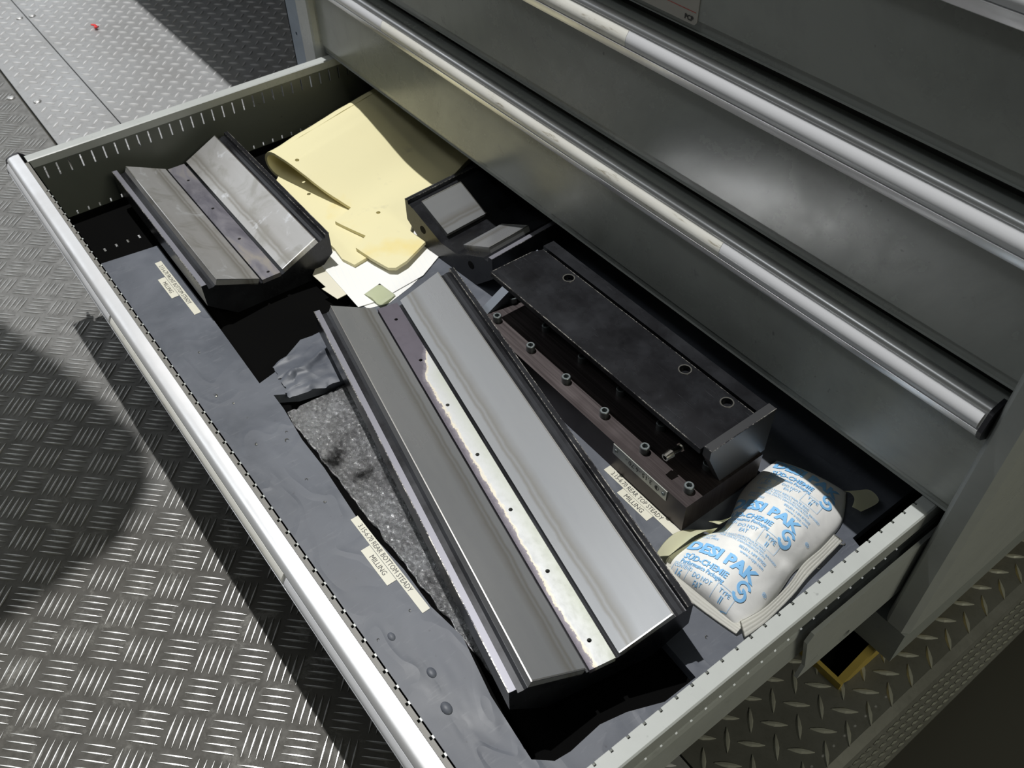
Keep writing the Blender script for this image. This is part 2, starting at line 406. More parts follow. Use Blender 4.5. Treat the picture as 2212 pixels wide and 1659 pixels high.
# ------------------------------------------------------------------ the floor
ZF = -ZO
floor = obj('floor', nbox(-4.6, 3.0, -2.2, 4.2, ZF - 0.14, ZF - 0.10), M['concrete'], kind='structure')
SEAM_A, SEAM_B, XE = 0.2195, 0.3535, -0.0975
def plate(name, x0, x1, y0, y1, m, notch=None):
    bm = nbox(x0, x1, y0, y1, ZF - 0.008, ZF, 0.0008); return obj(name, bm, m, floor)
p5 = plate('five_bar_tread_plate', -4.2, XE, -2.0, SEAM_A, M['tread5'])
pdA = plate('diamond_tread_plate', -4.2, XE, SEAM_A + 0.0055, SEAM_B - 0.0012, M['tread_d'])
pdB = plate('diamond_tread_plate', -4.2, -1.0, SEAM_B + 0.0012, 3.9, M['tread_d'])
pdC = plate('diamond_tread_plate', -1.0 + 0.002, XE, SEAM_B + 0.0012, 3.9, M['tread_r'])
obj('floor_frame', nbox(-4.2, XE, -2.0, 3.9, ZF - 0.10, ZF - 0.012), M['concrete'], floor)
def lug_prof(L, w, h, n=5):
    """pointed lens-shaped raised bar: list of (s, halfwidth, height)"""
    return [(L * (i / (n - 1) - 0.5), w * 0.5 * math.sin(math.pi * (0.03 + 0.94 * i / (n - 1))) ** 1.1, h * math.sin(math.pi * (0.06 + 0.88 * i / (n - 1))) ** 0.5) for i in range(n)]
def add_lugs(parent, items, L, w, h, m):
    V = []; F = []; pr = lug_prof(L, w, h)
    for cx, cy, ang in items:
        c, s = math.cos(ang), math.sin(ang); b0 = len(V)
        for a, hw, hh in pr:
            for q, zz in ((-hw, 0), (-hw * 0.42, hh), (hw * 0.42, hh), (hw, 0)):
                V.append((cx + a * c - q * s, cy + a * s + q * c, zz))
        for i in range(len(pr) - 1):
            for k in range(3):
                A = b0 + i * 4 + k; F.append((A, A + 4, A + 5, A + 1))
        F.append((b0, b0 + 1, b0 + 2, b0 + 3)); e = b0 + (len(pr) - 1) * 4; F.append((e + 3, e + 2, e + 1, e))
    me = bpy.data.meshes.new('raised_lugs'); me.from_pydata(V, [], F); me.materials.append(m)
    o = link('raised_lugs', me, parent); o['kind'] = 'stuff'; return o
items = []; s5 = 0.0425; r2 = math.sqrt(0.5)
for i in range(-60, 62):
    for j in range(-70, 62):
        x = -0.809 + (i + j) * s5 * r2; y = 0.0396 + (i - j) * s5 * r2
        if not (-2.75 < x < XE - 0.02 and -0.75 < y < SEAM_A - 0.004): continue
        ang = math.pi / 4 if (i + j) % 2 == 0 else -math.pi / 4
        for k in range(-2, 3):
            d = k * 0.0083; px, py = x - d * math.sin(ang), y + d * math.cos(ang)
            if py + 0.012 < SEAM_A: items.append((px, py, ang))
add_lugs(p5, items, 0.0355, 0.0031, 0.0017, M['lug5'])
def diamonds(parent, x0, x1, y0, y1, ox, oy, px, py, m, L=0.027, w=0.0062):
    it = []
    for i in range(int((x0 - ox) / px) - 1, int((x1 - ox) / px) + 2):
        for j in range(int((y0 - oy) / py) - 1, int((y1 - oy) / py) + 2):
            for dx, dy, a in ((0, 0, -math.pi / 4), (0.5, 0.5, math.pi / 4)):
                x = ox + (i + dx) * px; y = oy + (j + dy) * py
                if x0 + .004 < x < x1 - .004 and y0 + .006 < y < y1 - .006: it.append((x, y, a))
    add_lugs(parent, it, L, w, 0.0022, m)
diamonds(pdA, -2.9, XE, SEAM_A + 0.0055, SEAM_B, -2.142, 0.281, 0.0392, 0.0352, M['lug_d'], 0.024, 0.0056)
diamonds(pdB, -3.4, -1.0, SEAM_B, 1.7, -2.142, 0.281, 0.0392, 0.0352, M['lug_d'], 0.024, 0.0056)
diamonds(pdC, -0.9, XE, SEAM_B, 1.6, -0.1795, 0.4035, 0.0365, 0.0356, M['lug_r'], 0.028, 0.0066)
# turned-down edge strip of the platform, with its own worn tread rows
bm = bmesh.new()
extrude(bm, [(XE, ZF), (XE + 0.010, ZF - 0.004), (XE + 0.034, ZF - 0.030), (XE + 0.034, ZF - 0.036), (XE - 0.002, ZF - 0.012)], 'y', -2.0, 3.9)
strip = obj('edge_strip', bm, M['tread_r'], floor)
V = []; F = []
for row in range(4):
    for k in range(150):
        y = 0.30 + k * 0.0115 + (row % 2) * 0.0057 + random.uniform(-.0012, .0012); f0 = 0.18 + row * 0.22
        xx = XE + 0.010 + 0.024 * f0; zz = ZF - 0.004 - 0.026 * f0 + 0.0008; b0 = len(V)
        for a, hw in ((-0.0046, 0.0004), (0, 0.0011), (0.0046, 0.0004)):
            for q in (-1, 0, 1):
                V.append((xx + q * hw * 0.9 + (0.0014 if q == 0 else 0), y + a, zz - q * hw + (0.0014 if q == 0 else 0)))
        for i in range(2):
            for q in range(2): F.append((b0 + i * 3 + q, b0 + i * 3 + q + 1, b0 + i * 3 + q + 4, b0 + i * 3 + q + 3))
me = bpy.data.meshes.new('edge_lugs'); me.from_pydata([(x, y, z + ZO) for x, y, z in V], [], F); me.materials.append(M['lug_r'])
o = link('edge_lugs', me, strip); o['kind'] = 'stuff'
for (x, y, pp) in ((-2.4714, 0.3668, pdB), (-2.478, 0.338, pdA), (-2.0807, 0.2052, p5), (-2.0296, 0.2453, pdA)):
    bm = bmesh.new(); bmesh.ops.create_uvsphere(bm, u_segments=14, v_segments=8, radius=0.0085)
    bmesh.ops.scale(bm, verts=bm.verts, vec=(1, 1, 0.35)); bmesh.ops.translate(bm, verts=bm.verts, vec=(x, y, ZF + 0.001))
    obj('plate_screw', bm, M['lug5'], pp, smooth=True)

# ------------------------------------------------------------------ the drawer cabinet
XL, XR = -1.322, -0.149                     # opening between the side plates
YF, YP = 0.585, 0.598                       # front flange plane, drawer front plane
XO = -0.1235                                # outer face of the right side plate
cab = thing('drawer_cabinet', (-0.735, 0.9, -0.229), 'tall grey steel drawer cabinet with its lowest drawer pulled fully open', 'cabinet')
def side_plate(sgn):
    xi = XR if sgn > 0 else XL; xo = XO if sgn > 0 else -1.370
    bm = bmesh.new(); e = 0.003 * sgn
    pts = [(xi - e, YF + 0.010), (xi, YF + 0.003), (xi + e, YF), (xo - 2 * e, YF), (xo, YF + 0.006), (xo, 1.30), (xo - 0.4 * e, 1.30), (xo - 0.4 * e, YF + 0.030), (xi - e, YF + 0.030)]
    extrude(bm, pts, 'z', -0.171, 1.05)
    return bm
for s in (1, -1): obj('side_plate', side_plate(s), M['paint'], cab)
obj('rear_panel', nbox(-1.366, XO - 0.004, 1.296, 1.30, -0.171, 1.05), M['paint'], cab)
obj('top_panel', nbox(-1.37, XO, YF, 1.30, 1.05, 1.075, 0.003), M['paint'], cab)
bm = nbox(-1.366, XO - 0.0015, YF + 0.0015, 1.28, -0.229, -0.1735, 0.0035); obj('plinth', bm, M['plinth'], cab)
for x0, x1 in ((-0.152, -0.144), (-0.206, -0.198), (-1.30, -1.292)):
    bm = bmesh.new(); extrude(bm, [(0.560, ZF), (0.545, ZF + 0.012), (0.600, ZF + 0.041), (1.25, ZF + 0.041), (1.25, ZF)], 'x', x0, x1)
    obj('skid_rail', bm, M['yellow_paint'], cab, label='yellow painted skid rail')
bm = bmesh.new(); box(bm, -0.206, -0.144, 0.541, 0.546, ZF, ZF + 0.012); obj('skid_lip', bm, M['yellow_paint'], cab, label='yellow painted skid lip')
bm = bmesh.new(); extrude(bm, [(-0.198, ZF), (-0.152, ZF), (-0.152, ZF + 0.004), (-0.198, ZF + 0.004)], 'y', 0.546, 1.0); obj('skid_tray', bm, M['black_floor'], cab)
bm = bmesh.new(); extrude(bm, [(0.585, ZF + 0.004), (0.592, ZF + 0.041), (0.66, ZF + 0.041), (0.66, ZF + 0.004)], 'x', -0.198, -0.190); obj('skid_gusset', bm, M['yellow_paint'], cab, label='yellow painted gusset')

HP_TAIL = [(-0.0138, -0.0048), (-0.0130, -0.0060),
      (-0.0133, -0.0070), (-0.0160, -0.0220), (-0.0183, -0.0226), (-0.0172, -0.0275), (-0.0130, -0.0335), (-0.0115, -0.0325), (-0.0140, -0.0270), (-0.0135, -0.0235), (-0.0090, -0.0100), (0.0, -0.0105)]
BEAD = [(-0.0078 + 0.0058 * math.cos(math.radians(a)), -0.0052 + 0.0052 * math.sin(math.radians(a))) for a in range(10, 165, 17)]
HP = [(0.0, -0.0075), (-0.0020, -0.0070)] + BEAD + HP_TAIL            # closed drawers: rounded bead, recess behind it
HP_OPEN = [(0.0044, -0.008), (0.0044, -0.0006), (0.0036, 0.0004), (-0.003, 0.0002), (-0.0085, -0.0010), (-0.0120, -0.0026)] + HP_TAIL
CAP = [(0.012, -0.006), (0.004, 0.0012), (-0.003, 0.0006), (-0.0087, -0.0009), (-0.0124, -0.0026), (-0.0144, -0.0048), (-0.0188, -0.0226), (-0.0178, -0.0278), (-0.0134, -0.0345), (-0.001, -0.0420), (0.012, -0.0420)]
def handle(parent, yp, zt, x0, x1, segs, prof=None):
    bm = bmesh.new(); extrude(bm, [(yp + p, zt + q) for p, q in (prof or HP)], 'x', x0, x1)
    h = obj('handle_rail', bm, M['alu'], parent)
    for p in h.data.polygons: p.use_smooth = True
    h.data.set_sharp_from_angle(angle=math.radians(38))
    for xc, d in ((x0, -0.004), (x1, 0.004)):
        bm = bmesh.new(); extrude(bm, [(yp + p, zt + q) for p, q in CAP], 'x', min(xc, xc + d), max(xc, xc + d)); bevel(bm, 0.0006, 1)
        obj('end_cap', bm, M['black_plastic'], parent)
    for a, b, key, lab in segs:
        bm = bmesh.new(); arc = []
        for q in range(8):
            f = q / 7; p0 = -0.0142 - 0.0034 * f - 0.0022 * math.sin(math.pi * f); arc.append((yp + p0, zt - 0.0072 - 0.0145 * f))
        extrude(bm, [(yp - 0.0130, zt - 0.0074)] + arc + [(yp - 0.0158, zt - 0.0217)], 'x', a, b)
        lo = obj('label_strip', bm, M[key], parent, label=lab, smooth=True); lo.data.set_sharp_from_angle(angle=math.radians(35))
HX0, HX1 = -1.314, -0.157
def drawer_front(zb, zt, segs):
    bm = bmesh.new()
    extrude(bm, [(YP, zt - 0.003), (YP, zb + 0.012), (YP + 0.0035, zb + 0.0105), (YP + 0.004, zb + 0.001), (YP + 0.002, zb), (YP + 0.018, zb), (YP + 0.018, zt - 0.003)], 'x', XL + 0.002, XR - 0.002)
    d = obj('drawer', bm, M['panel'], cab)
    handle(d, YP, zt, HX0, HX1, segs)
    return d
d1 = drawer_front(0.002, 0.1484, [(-1.312, -1.0790, 'label_grey', 'grey label insert'), (-1.0785, -0.4435, 'label', 'long white paper label'), (-0.443, -0.159, 'label_grey', 'grey label insert')])
d2 = drawer_front(0.1625, 0.3055, [(-1.312, -0.5975, 'label', 'long white paper label, scuffed'), (-0.597, -0.159, 'label_grey', 'grey label insert')])
d3 = drawer_front(0.3165, 0.4560, [(-1.312, -0.159, 'label_grey', 'grey label insert')])
for zb in (0.4670, 0.6150, 0.7650, 0.9100): drawer_front(zb, min(zb + 0.142, 1.048), [(-1.312, -0.159, 'label_grey', 'grey label insert')])
# sticker on the third drawer front
bm = bmesh.new(); y = YP - 0.0008
def rrect(x0, x1, y0, y1, r, n=5):
    out = []
    for cx, cy, a0 in ((x1 - r, y1 - r, 0), (x0 + r, y1 - r, 90), (x0 + r, y0 + r, 180), (x1 - r, y0 + r, 270)):
        for i in range(n + 1):
            t = math.radians(a0 + 90 * i / n); out.append((cx + r * math.cos(t), cy + r * math.sin(t)))
    return out
extrude(bm, [(a, b) for a, b in rrect(-0.690, -0.5265, 0.3235, 0.405, 0.005)], 'y', y, YP + 0.0002)
stk = obj('sticker', bm, mat('sticker_plastic', (0.46, 0.44, 0.40), 0.4), d3, label='pale plastic sticker with a thin red line')
# lettering and line of the sticker belong to the drawer front, one level down
bm = bmesh.new(); text_on(bm, text_geo('PCP', 0.0062, 'RIGHT', 0.0002), (-0.5312, y, 0.3262), (1, 0, 0), (0, 0, 1)); obj('sticker_print', bm, M['ink'], d3)
bm = bmesh.new(); box(bm, -0.690, -0.529, y - 0.0003, y, 0.3345, 0.3350); obj('sticker_line', bm, M['red_ink'], d3, label='thin red line')

# slide rail of the open drawer, cabinet side
bm = bmesh.new()
slab(bm, [(0.440, -0.131), (0.445, -0.112), (0.428, -0.050), (0.434, -0.040), (0.60, -0.040), (0.80, -0.040), (0.80, -0.137), (0.470, -0.134)], [circle_pts(0.507, -0.124, 0.0075, 18), [(0.452, -0.113), (0.462, -0.109), (0.464, -0.112), (0.454, -0.116)]], 0, 0.004)
for v in bm.verts: v.co = (-0.158 + v.co.z, v.co.x, v.co.y)
obj('drawer_slide', bm, M['paint'], cab)

# ------------------------------------------------------------------ the open drawer (a part of the cabinet)
DX0, DX1, DY0, DB = -1.292, -0.1773, 0.1145, -0.105
PIT = 0.017
bm = bmesh.new(); slab(bm, [(DX0 - .003, DY0 - .003), (DX1 + .003, DY0 - .003), (DX1 + .003, 0.86), (DX0 - .003, 0.86)],
                       [[(DX0 + 0.105, y0), (DX0 + 0.115, y0), (DX0 + 0.115, y0 + 0.003), (DX0 + 0.105, y0 + 0.003)] for y0 in [0.146 + PIT * k for k in range(4)]], DB - 0.0015, DB)
drw = obj('open_drawer', bm, M['black_floor'], cab)
def slot_wall(x, y_or_x, lo, hi, rows, z0, z1, fixed, thick, first, w=0.0022):
    """wall sheet with two rows of slots; runs along y (fixed='x') or x (fixed='y')"""
    bm = bmesh.new(); cuts = [lo]; t = first
    while t < hi - 0.02:
        if t > lo + 0.004: cuts += [t, t + w]
        t += PIT
    cuts.append(hi)
    zs = sorted(set([z0, z1] + [v for r in rows for v in r]))
    for i in range(len(cuts) - 1):
        for j in range(len(zs) - 1):
            if i % 2 == 1 and any(abs(zs[j] - r[0]) < 1e-6 for r in rows): continue
            if fixed == 'x': box(bm, x, x + thick, cuts[i], cuts[i + 1], zs[j], zs[j + 1])
            else: box(bm, cuts[i], cuts[i + 1], x, x + thick, zs[j], zs[j + 1])
    bmesh.ops.remove_doubles(bm, verts=bm.verts, dist=1e-5)
    dup = {}
    for f in bm.faces: dup.setdefault(tuple(sorted(v.index for v in f.verts)), []).append(f)
    return bm
bm = slot_wall(DX0 - 0.0015, 0, DY0, 0.86, [(-0.0352, -0.0158), (-0.1040, -0.0980)], DB, -0.002, 'x', 0.0015, 0.1287)
obj('left_wall', bm, M['drawer_in'], drw)
bm = bmesh.new(); extrude(bm, [(DX0 + 0.0012, -0.0125), (DX0 + 0.0012, -0.001), (DX0 - 0.0005, 0.0), (-1.3075, 0.0), (-1.309, -0.0015), (-1.309, -0.012), (-1.3075, -0.012), (-1.3075, -0.002), (DX0 - 0.001, -0.002), (DX0 - 0.001, -0.0125)], 'y', DY0 - 0.002, 0.86)
obj('left_rim', bm, M['paint'], drw)
bm = slot_wall(DX1, 0, DY0, 0.86, [(-0.0352, -0.0040), (-0.1040, -0.0960)], DB, -0.0012, 'x', 0.0015, 0.1960 - 4 * PIT)
obj('right_wall', bm, M['drawer_in'], drw)
bm = bmesh.new()                            # right rim: notched inner strip and plain outer channel
extrude(bm, [(DX1 + 0.0028, -0.0012), (DX1 + 0.0028, 0.0), (-0.1635, 0.0), (-0.162, -0.0015), (-0.162, -0.024), (-0.1635, -0.024), (-0.1635, -0.0012)], 'y', DY0 - 0.002, 0.86)
t = 0.1960 - 4 * PIT; a = DY0 - 0.002
while t < 0.86:
    box(bm, DX1 - 0.0002, DX1 + 0.0028, a, t, -0.0012, 0.0); a = t + 0.0026; t += PIT
obj('right_rim', bm, M['paint'], drw)
bm = bmesh.new(); extrude(bm, [(DX1 + 0.0015, -0.046), (-0.1665, -0.050), (-0.1650, -0.056), (-0.1650, -0.108), (-0.1665, -0.110), (-0.1672, -0.108), (-0.1672, -0.058), (DX1 + 0.0015, -0.050)], 'y', DY0 + 0.01, 0.86)
obj('right_runner', bm, M['paint'], drw)
obj('rear_wall', nbox(DX0, DX1, 0.858, 0.86, DB, -0.002), M['drawer_in'], drw)
bm = slot_wall(DY0 - 0.0015, 0, DX0, DX1, [(-0.0352, -0.0040)], DB, -0.0022, 'y', 0.0015, DX0 + 0.088, 0.0028)
obj('front_wall', bm, M['paint'], drw)
bm = bmesh.new(); a = DX0; t = DX0 + 0.088
while t < DX1:
    box(bm, a, t, 0.1106, DY0, -0.0035, -0.0022); a = t + 0.0030; t += PIT
box(bm, a, DX1, 0.1106, DY0, -0.0035, -0.0022); box(bm, DX0, DX1, 0.1040, 0.1106, -0.0036, -0.0023)
obj('front_ledge', bm, M['ledge'], drw)
OYP, OZT = 0.1036, 0.0022
obj('front_panel', nbox(HX0 + 0.004, HX1 - 0.004, OYP, OYP + 0.003, OZT - 0.146, OZT - 0.004), M['panel'], drw)
handle(drw, OYP, OZT, HX0, HX1, [(-1.312, -0.905, 'label_grey', 'grey label insert'), (-0.900, -0.470, 'label', 'white paper label, smeared'), (-0.465, -0.159, 'label_grey', 'grey label insert')], HP_OPEN)

# ------------------------------------------------------------------ workbench beside the cabinet (its front leg shows at the cabinet's left)
wb = thing('workbench', (-2.1, 1.0, ZF), 'workbench beyond the frame on the left, blue-grey perforated leg beside the cabinet', 'workbench')
for (x, y) in ((-1.424, 0.592), (-2.86, 1.42), (-1.424, 1.42)):
    bm = bmesh.new()
    slab(bm, [(x, ZF), (x + 0.050, ZF), (x + 0.050, 0.60), (x, 0.60)], [circle_pts(x + 0.024, 0.005 + 0.1 * k, 0.0032, 12) for k in range(-2, 5)], 0, 0.003)
    for v in bm.verts: v.co = (v.co.x, y + v.co.z, v.co.y)
    box(bm, x, x + 0.003, y, y + 0.045, ZF, 0.60)
    obj('leg', bm, M['blue_post'], wb)
obj('shade_panel', nbox(-2.94, -2.92, 0.60, 1.46, ZF + 0.02, 0.60), M['blue_post'], wb)  # unseen panel added to keep light off the floor under the bench
obj('back_panel', nbox(-2.92, -1.38, 1.44, 1.46, ZF + 0.02, 0.60), M['blue_post'], wb)
obj('bench_top', nbox(-2.95, -1.376, 0.572, 1.48, 0.60, 0.645, 0.004), M['wood'], wb)

# unseen box on a column, added and outlined to shade the five-bar plate
pc = thing('shade_caster', (-2.35, -0.62, ZF), 'made-up box on a column, off the frame, added to shade the five-bar plate', 'shadow caster')
bm = bmesh.new(); cyl(bm, (-2.35, -0.62, ZF), 0.16, 0.02, seg=32); cyl(bm, (-2.35, -0.62, ZF + 0.02), 0.035, 1.85, seg=24); obj('column', bm, M['paint'], pc)
obj('arm', nbox(-2.38, -1.50, -0.65, -0.59, 1.58, 1.64, 0.008), M['paint'], pc)
obj('hanger', nbox(-1.56, -1.50, -0.65, -0.02, 1.52, 1.58, 0.008), M['paint'], pc)
bm = bmesh.new(); extrude(bm, [(-1.695, 0.085), (-1.52, 0.135), (-1.363, 0.166), (-1.32, 0.124), (-1.296, 0.004), (-1.33, -0.194), (-1.765, -0.194)], 'z', 1.28, 1.52); bevel(bm, 0.02, 3); obj('caster_box', bm, M['black_plastic'], pc)

# ------------------------------------------------------------------ rubber mat with cut-outs
MT = -0.0905
bm = bmesh.new()
outer = [(-1.133, 0.1165), (-0.181, 0.1165), (-0.200, 0.19), (-0.199, 0.40), (-0.197, 0.576), (-0.212, 0.580), (-0.212, 0.72), (-1.21, 0.72), (-1.235, 0.43), (-0.96, 0.405), (-0.815, 0.362), (-0.818, 0.305),
         (-0.823, 0.275), (-0.806, 0.245), (-0.792, 0.229), (-0.785, 0.2), (-0.87, 0.2025), (-0.96, 0.205), (-1.05, 0.206), (-1.122, 0.207)]
inner = [(-0.757, 0.2045), (-0.730, 0.204), (-0.674, 0.1985), (-0.623, 0.1985), (-0.542, 0.193), (-0.46, 0.1985), (-0.409, 0.197), (-0.364, 0.203), (-0.302, 0.190), (-0.235, 0.184), (-0.222, 0.199), (-0.220, 0.215), (-0.2225, 0.25), (-0.2165, 0.276), (-0.203, 0.309), (-0.2025, 0.347), (-0.2425, 0.349), (-0.50, 0.352), (-0.742, 0.352), (-0.728, 0.285), (-0.742, 0.228)]
slab(bm, outer, [inner], DB + 0.0005, MT)
bevel(bm, 0.0016, 2, 0.8)
rubber = obj('rubber_mat', bm, M['mat'], base=(-0.7, 0.3, DB))
tag(rubber, 'grey rubber mat with rough cut-outs lining the open drawer', 'mat')
bm = bmesh.new(); N = 26                    # torn, folded flap of the mat between the two cut-outs
grid = [[None] * N for _ in range(N)]
for i in range(N):
    for j in range(N):
        u, v = i / (N - 1), j / (N - 1)
        p0 = Vector((-0.800, 0.226)).lerp(Vector((-0.739, 0.217)), u); p1 = Vector((-0.835, 0.345)).lerp(Vector((-0.722, 0.300)), u)
        p = p0.lerp(p1, v); h = 0.004 * abs(hn(u * 3.1, v * 3.3, 1.7)) + 0.003 * max(0, hn(u * 6, v * 5, 4.0)) + 0.006 * math.exp(-((u - 0.55 + 0.2 * v) / 0.07) ** 2) + 0.004 * (1 - v) * u
        edge = min(u, v, 1 - v, 1 - u); h *= min(1, edge * 6 + 0.35)
        grid[i][j] = bm.verts.new((p.x + 0.005 * hn(u * 5, v * 7, 9), p.y + 0.006 * hn(u * 8, v * 6, 2), MT + 0.0006 + h))
for i in range(N - 1):
    for j in range(N - 1): bm.faces.new((grid[i][j], grid[i + 1][j], grid[i + 1][j + 1], grid[i][j + 1]))
obj('torn_flap', bm, M['mat'], rubber, smooth=True, label='crumpled torn flap of the mat')
for (x, y, r, h) in ((-0.352, 0.160, 0.006, 0.0022), (-0.316, 0.152, 0.007, 0.003), (-0.405, 0.150, 0.005, 0.002)):
    bm = bmesh.new(); bmesh.ops.create_uvsphere(bm, u_segments=18, v_segments=10, radius=1.0)
    bmesh.ops.scale(bm, verts=bm.verts, vec=(r, r * 0.7, h)); bmesh.ops.translate(bm, verts=bm.verts, vec=(x, y, MT - 0.0004))
    obj('mat_lump', bm, M['mat'], rubber, smooth=True)
# oily pad lying in the cut-out under the long block
bm = bmesh.new(); NX, NY = 120, 34; g = [[None] * NY for _ in range(NX)]
for i in range(NX):
    for j in range(NY):
        u, v = i / (NX - 1), j / (NY - 1); x = -0.728 + 0.42 * u; y = 0.2055 + 0.10 * v + 0.003 * hn(x * 60, v, 3)
        z = -0.0975 + 0.0015 * hn(x * 90, y * 90, 0.3) + 0.0022 * hn(x * 22, y * 25, 5) - 0.003 * math.exp(-(math.sin(x * 34 + 6 * hn(0, y * 14, 1)) / 0.12) ** 2)
        g[i][j] = bm.verts.new((x, y, z))
for i in range(NX - 1):
    for j in range(NY - 1): bm.faces.new((g[i][j], g[i + 1][j], g[i + 1][j + 1], g[i][j + 1]))
ext = bmesh.ops.extrude_edge_only(bm, edges=[e for e in bm.edges if len(e.link_faces) == 1])
for v in [x for x in ext['geom'] if isinstance(x, bmesh.types.BMVert)]: v.co.z = DB + 0.0004
pad = obj('oily_pad', bm, M['oil'], smooth=True, base=(-0.55, 0.25, DB))
tag(pad, 'glossy black oil-soaked pad in the mat cut-out beside the long block', 'pad')

# ------------------------------------------------------------------ V-shaped steady blocks
def v_block(name, base, yaw, L, label, ground, stripm, a_plate=None, strip_holes=(), end_holes=False, group=None, plates=True):
    """local frame: x along the block, y across, z up from its underside"""
    t = thing(name, base, label, 'machine part', group, yaw)
    h = L / 2
    prof = [(-0.0905, 0.0615), (-0.0835, 0.0615), (-0.0825, 0.054), (-0.0765, 0.054), (-0.0735, 0.0555), (-0.0155, 0.0295), (0.0155, 0.0295), (0.0735, 0.0555), (0.0765, 0.0555), (0.0800, 0.0575), (0.0840, 0.0575), (0.0850, 0.0630), (0.0905, 0.0630),
            (0.0905, 0.0300), (0.0560, 0.0), (-0.0560, 0.0), (-0.0905, 0.0300)]
    bm = bmesh.new(); extrude(bm, prof, 'x', -h, h); bevel(bm, 0.0005, 1, 0.9)
    body = obj('body', bm, M['oxide'], t, local=True)
    bm = bmesh.new(); box(bm, -h, h, -0.0905, -0.0838, 0.0615, 0.0620); obj('lip', bm, M['lip'], t, local=True, label='worn grey lip')
    for sy, z in ((-0.0905, 0.0622), (0.0905, 0.0632), (0.0851, 0.0632)):
        bm = bmesh.new(); box(bm, -h, h, sy - 0.0005, sy + 0.0004, z - 0.0012, z); obj('chipped_edge', bm, M['edge'], t, local=True)
    a0, a1 = a_plate or (-h, h)
    for s in (-1, 1):
        bm = bmesh.new()
        tp, bp = Vector((0.0695, 0.0630)), Vector((0.0165, 0.0375)); n = Vector((0.0255, -0.053)).normalized() * 0.0085
        extrude(bm, [(s * tp.x, tp.y), (s * bp.x, bp.y), (s * (bp + n).x, (bp + n).y), (s * (tp + n).x, (tp + n).y)], 'x', a0, a1); bevel(bm, 0.0004, 1, 0.9)
        w = obj('wear_plate', bm, ground, t, local=True, label='ground steel wear plate')
        bm = bmesh.new(); box(bm, a0, a1, s * 0.0695 - 0.0006, s * 0.0695 + 0.0006, 0.0622, 0.0632); obj('bright_edge', bm, M['bright_edge'], w, local=True, label='bright bevelled edge')
        bm = bmesh.new(); extrude(bm, [(s * 0.0695, 0.0632), (s * 0.0170, 0.0378), (s * 0.0170, 0.0370), (s * 0.0695, 0.0622)], 'x', a1 - 0.0012, a1 + 0.0003); obj('end_bevel', bm, M['bright_edge'], w, local=True)
    if stripm:
        bm = bmesh.new(); slab(bm, [(-h - .0005, -0.0135), (h + .0015, -0.0135), (h + .0015, 0.0125), (-h - .0005, 0.0125)], [circle_pts(a, 0.0, 0.0022, 14) for a in strip_holes], 0.0290, 0.0352)
        st = obj('centre_strip', bm, stripm, t, local=True, label='worn centre strip with screw holes')
        for a in strip_holes:
            bm = bmesh.new(); A, B = cyl(bm, (a, 0, 0.0345), 0.00225, -0.005, 'z', 14, cap=False); bm.faces.new(B); obj('screw_hole', bm, M['hole'], st, local=True)
    if end_holes:
        for y, z in ((-0.047, 0.028), (0.055, 0.030)):
            bm = bmesh.new(); A, B = cyl(bm, (-h - 0.0003, y, z), 0.0060, 0.006, 'x', 20, cap=False); bm.faces.new(A); obj('bolt_hole', bm, M['hole'], t, local=True)
    return t
c11, s11 = math.cos(math.radians(-11)), math.sin(math.radians(-11))
cx, cy = -0.7832 + 0.262 * c11 - 0.069 * s11, 0.3094 + 0.262 * s11 + 0.069 * c11
long_b = v_block('steady_block', (cx, cy, MT + 0.0003), -11.0, 0.530, 'longest black V-shaped steady block with bright ground steel plates, lying diagonally across the drawer middle', M['ground'], M['strip_long'],
        strip_holes=[-0.2365 + 0.0797 * k for k in range(7)])
left_b = v_block('steady_block', (-1.253 + 0.153, 0.231 + 0.069 - 0.002, DB), -0.75, 0.328, 'shorter black V-shaped steady block with stained plates in the far left corner of the drawer', M['ground_worn'], M['strip_blue'],
        strip_holes=[-0.117 + 0.0905 * k for k in range(4)])
ang = 95.0
small_b = v_block('steady_block', (-0.829 + 0.090 * math.cos(math.radians(ang)), 0.5065 + 0.090 * math.sin(math.radians(ang)), MT + 0.0003), ang, 0.180, 'small black V-block with two square ground plates, half under the closed drawers', M['ground'], None,
        a_plate=(-0.077, -0.008), end_holes=True)

# ------------------------------------------------------------------ top steady: bolted base, ribs and box beam
ts = thing('bolted_steady', (-0.505, 0.50, MT), 'black bolted steady beam with socket screws and flat top plate, beside the white bag', 'machine part')
bm = nbox(-0.692, -0.324, 0.4485, 0.560, MT + 0.0003, -0.050, 0.0008); bp = obj('base_plate', bm, M['brown'], ts, label='brown-tinted ground base plate')
obj('web', nbox(-0.680, -0.335, 0.510, 0.548, -0.050, 0.004), M['oxide'], ts)
bm = bmesh.new(); slab(bm, [(-0.681, 0.4715), (-0.3385, 0.4715), (-0.3385, 0.5470), (-0.676, 0.5475), (-0.6815, 0.534)], [circle_pts(x, 0.5365, 0.0062, 22) for x in (-0.6155, -0.425, -0.3654)], 0.003, 0.010); bevel(bm, 0.0004, 1, 0.9)
tp = obj('top_plate', bm, M['oxide'], ts)
bm = bmesh.new(); box(bm, -0.681, -0.3385, 0.4712, 0.4722, 0.0090, 0.0102); box(bm, -0.6815, -0.6805, 0.4715, 0.534, 0.0090, 0.0102); box(bm, -0.677, -0.3385, 0.5466, 0.5474, 0.0090, 0.0102); obj('chipped_edge', bm, M['edge'], tp)
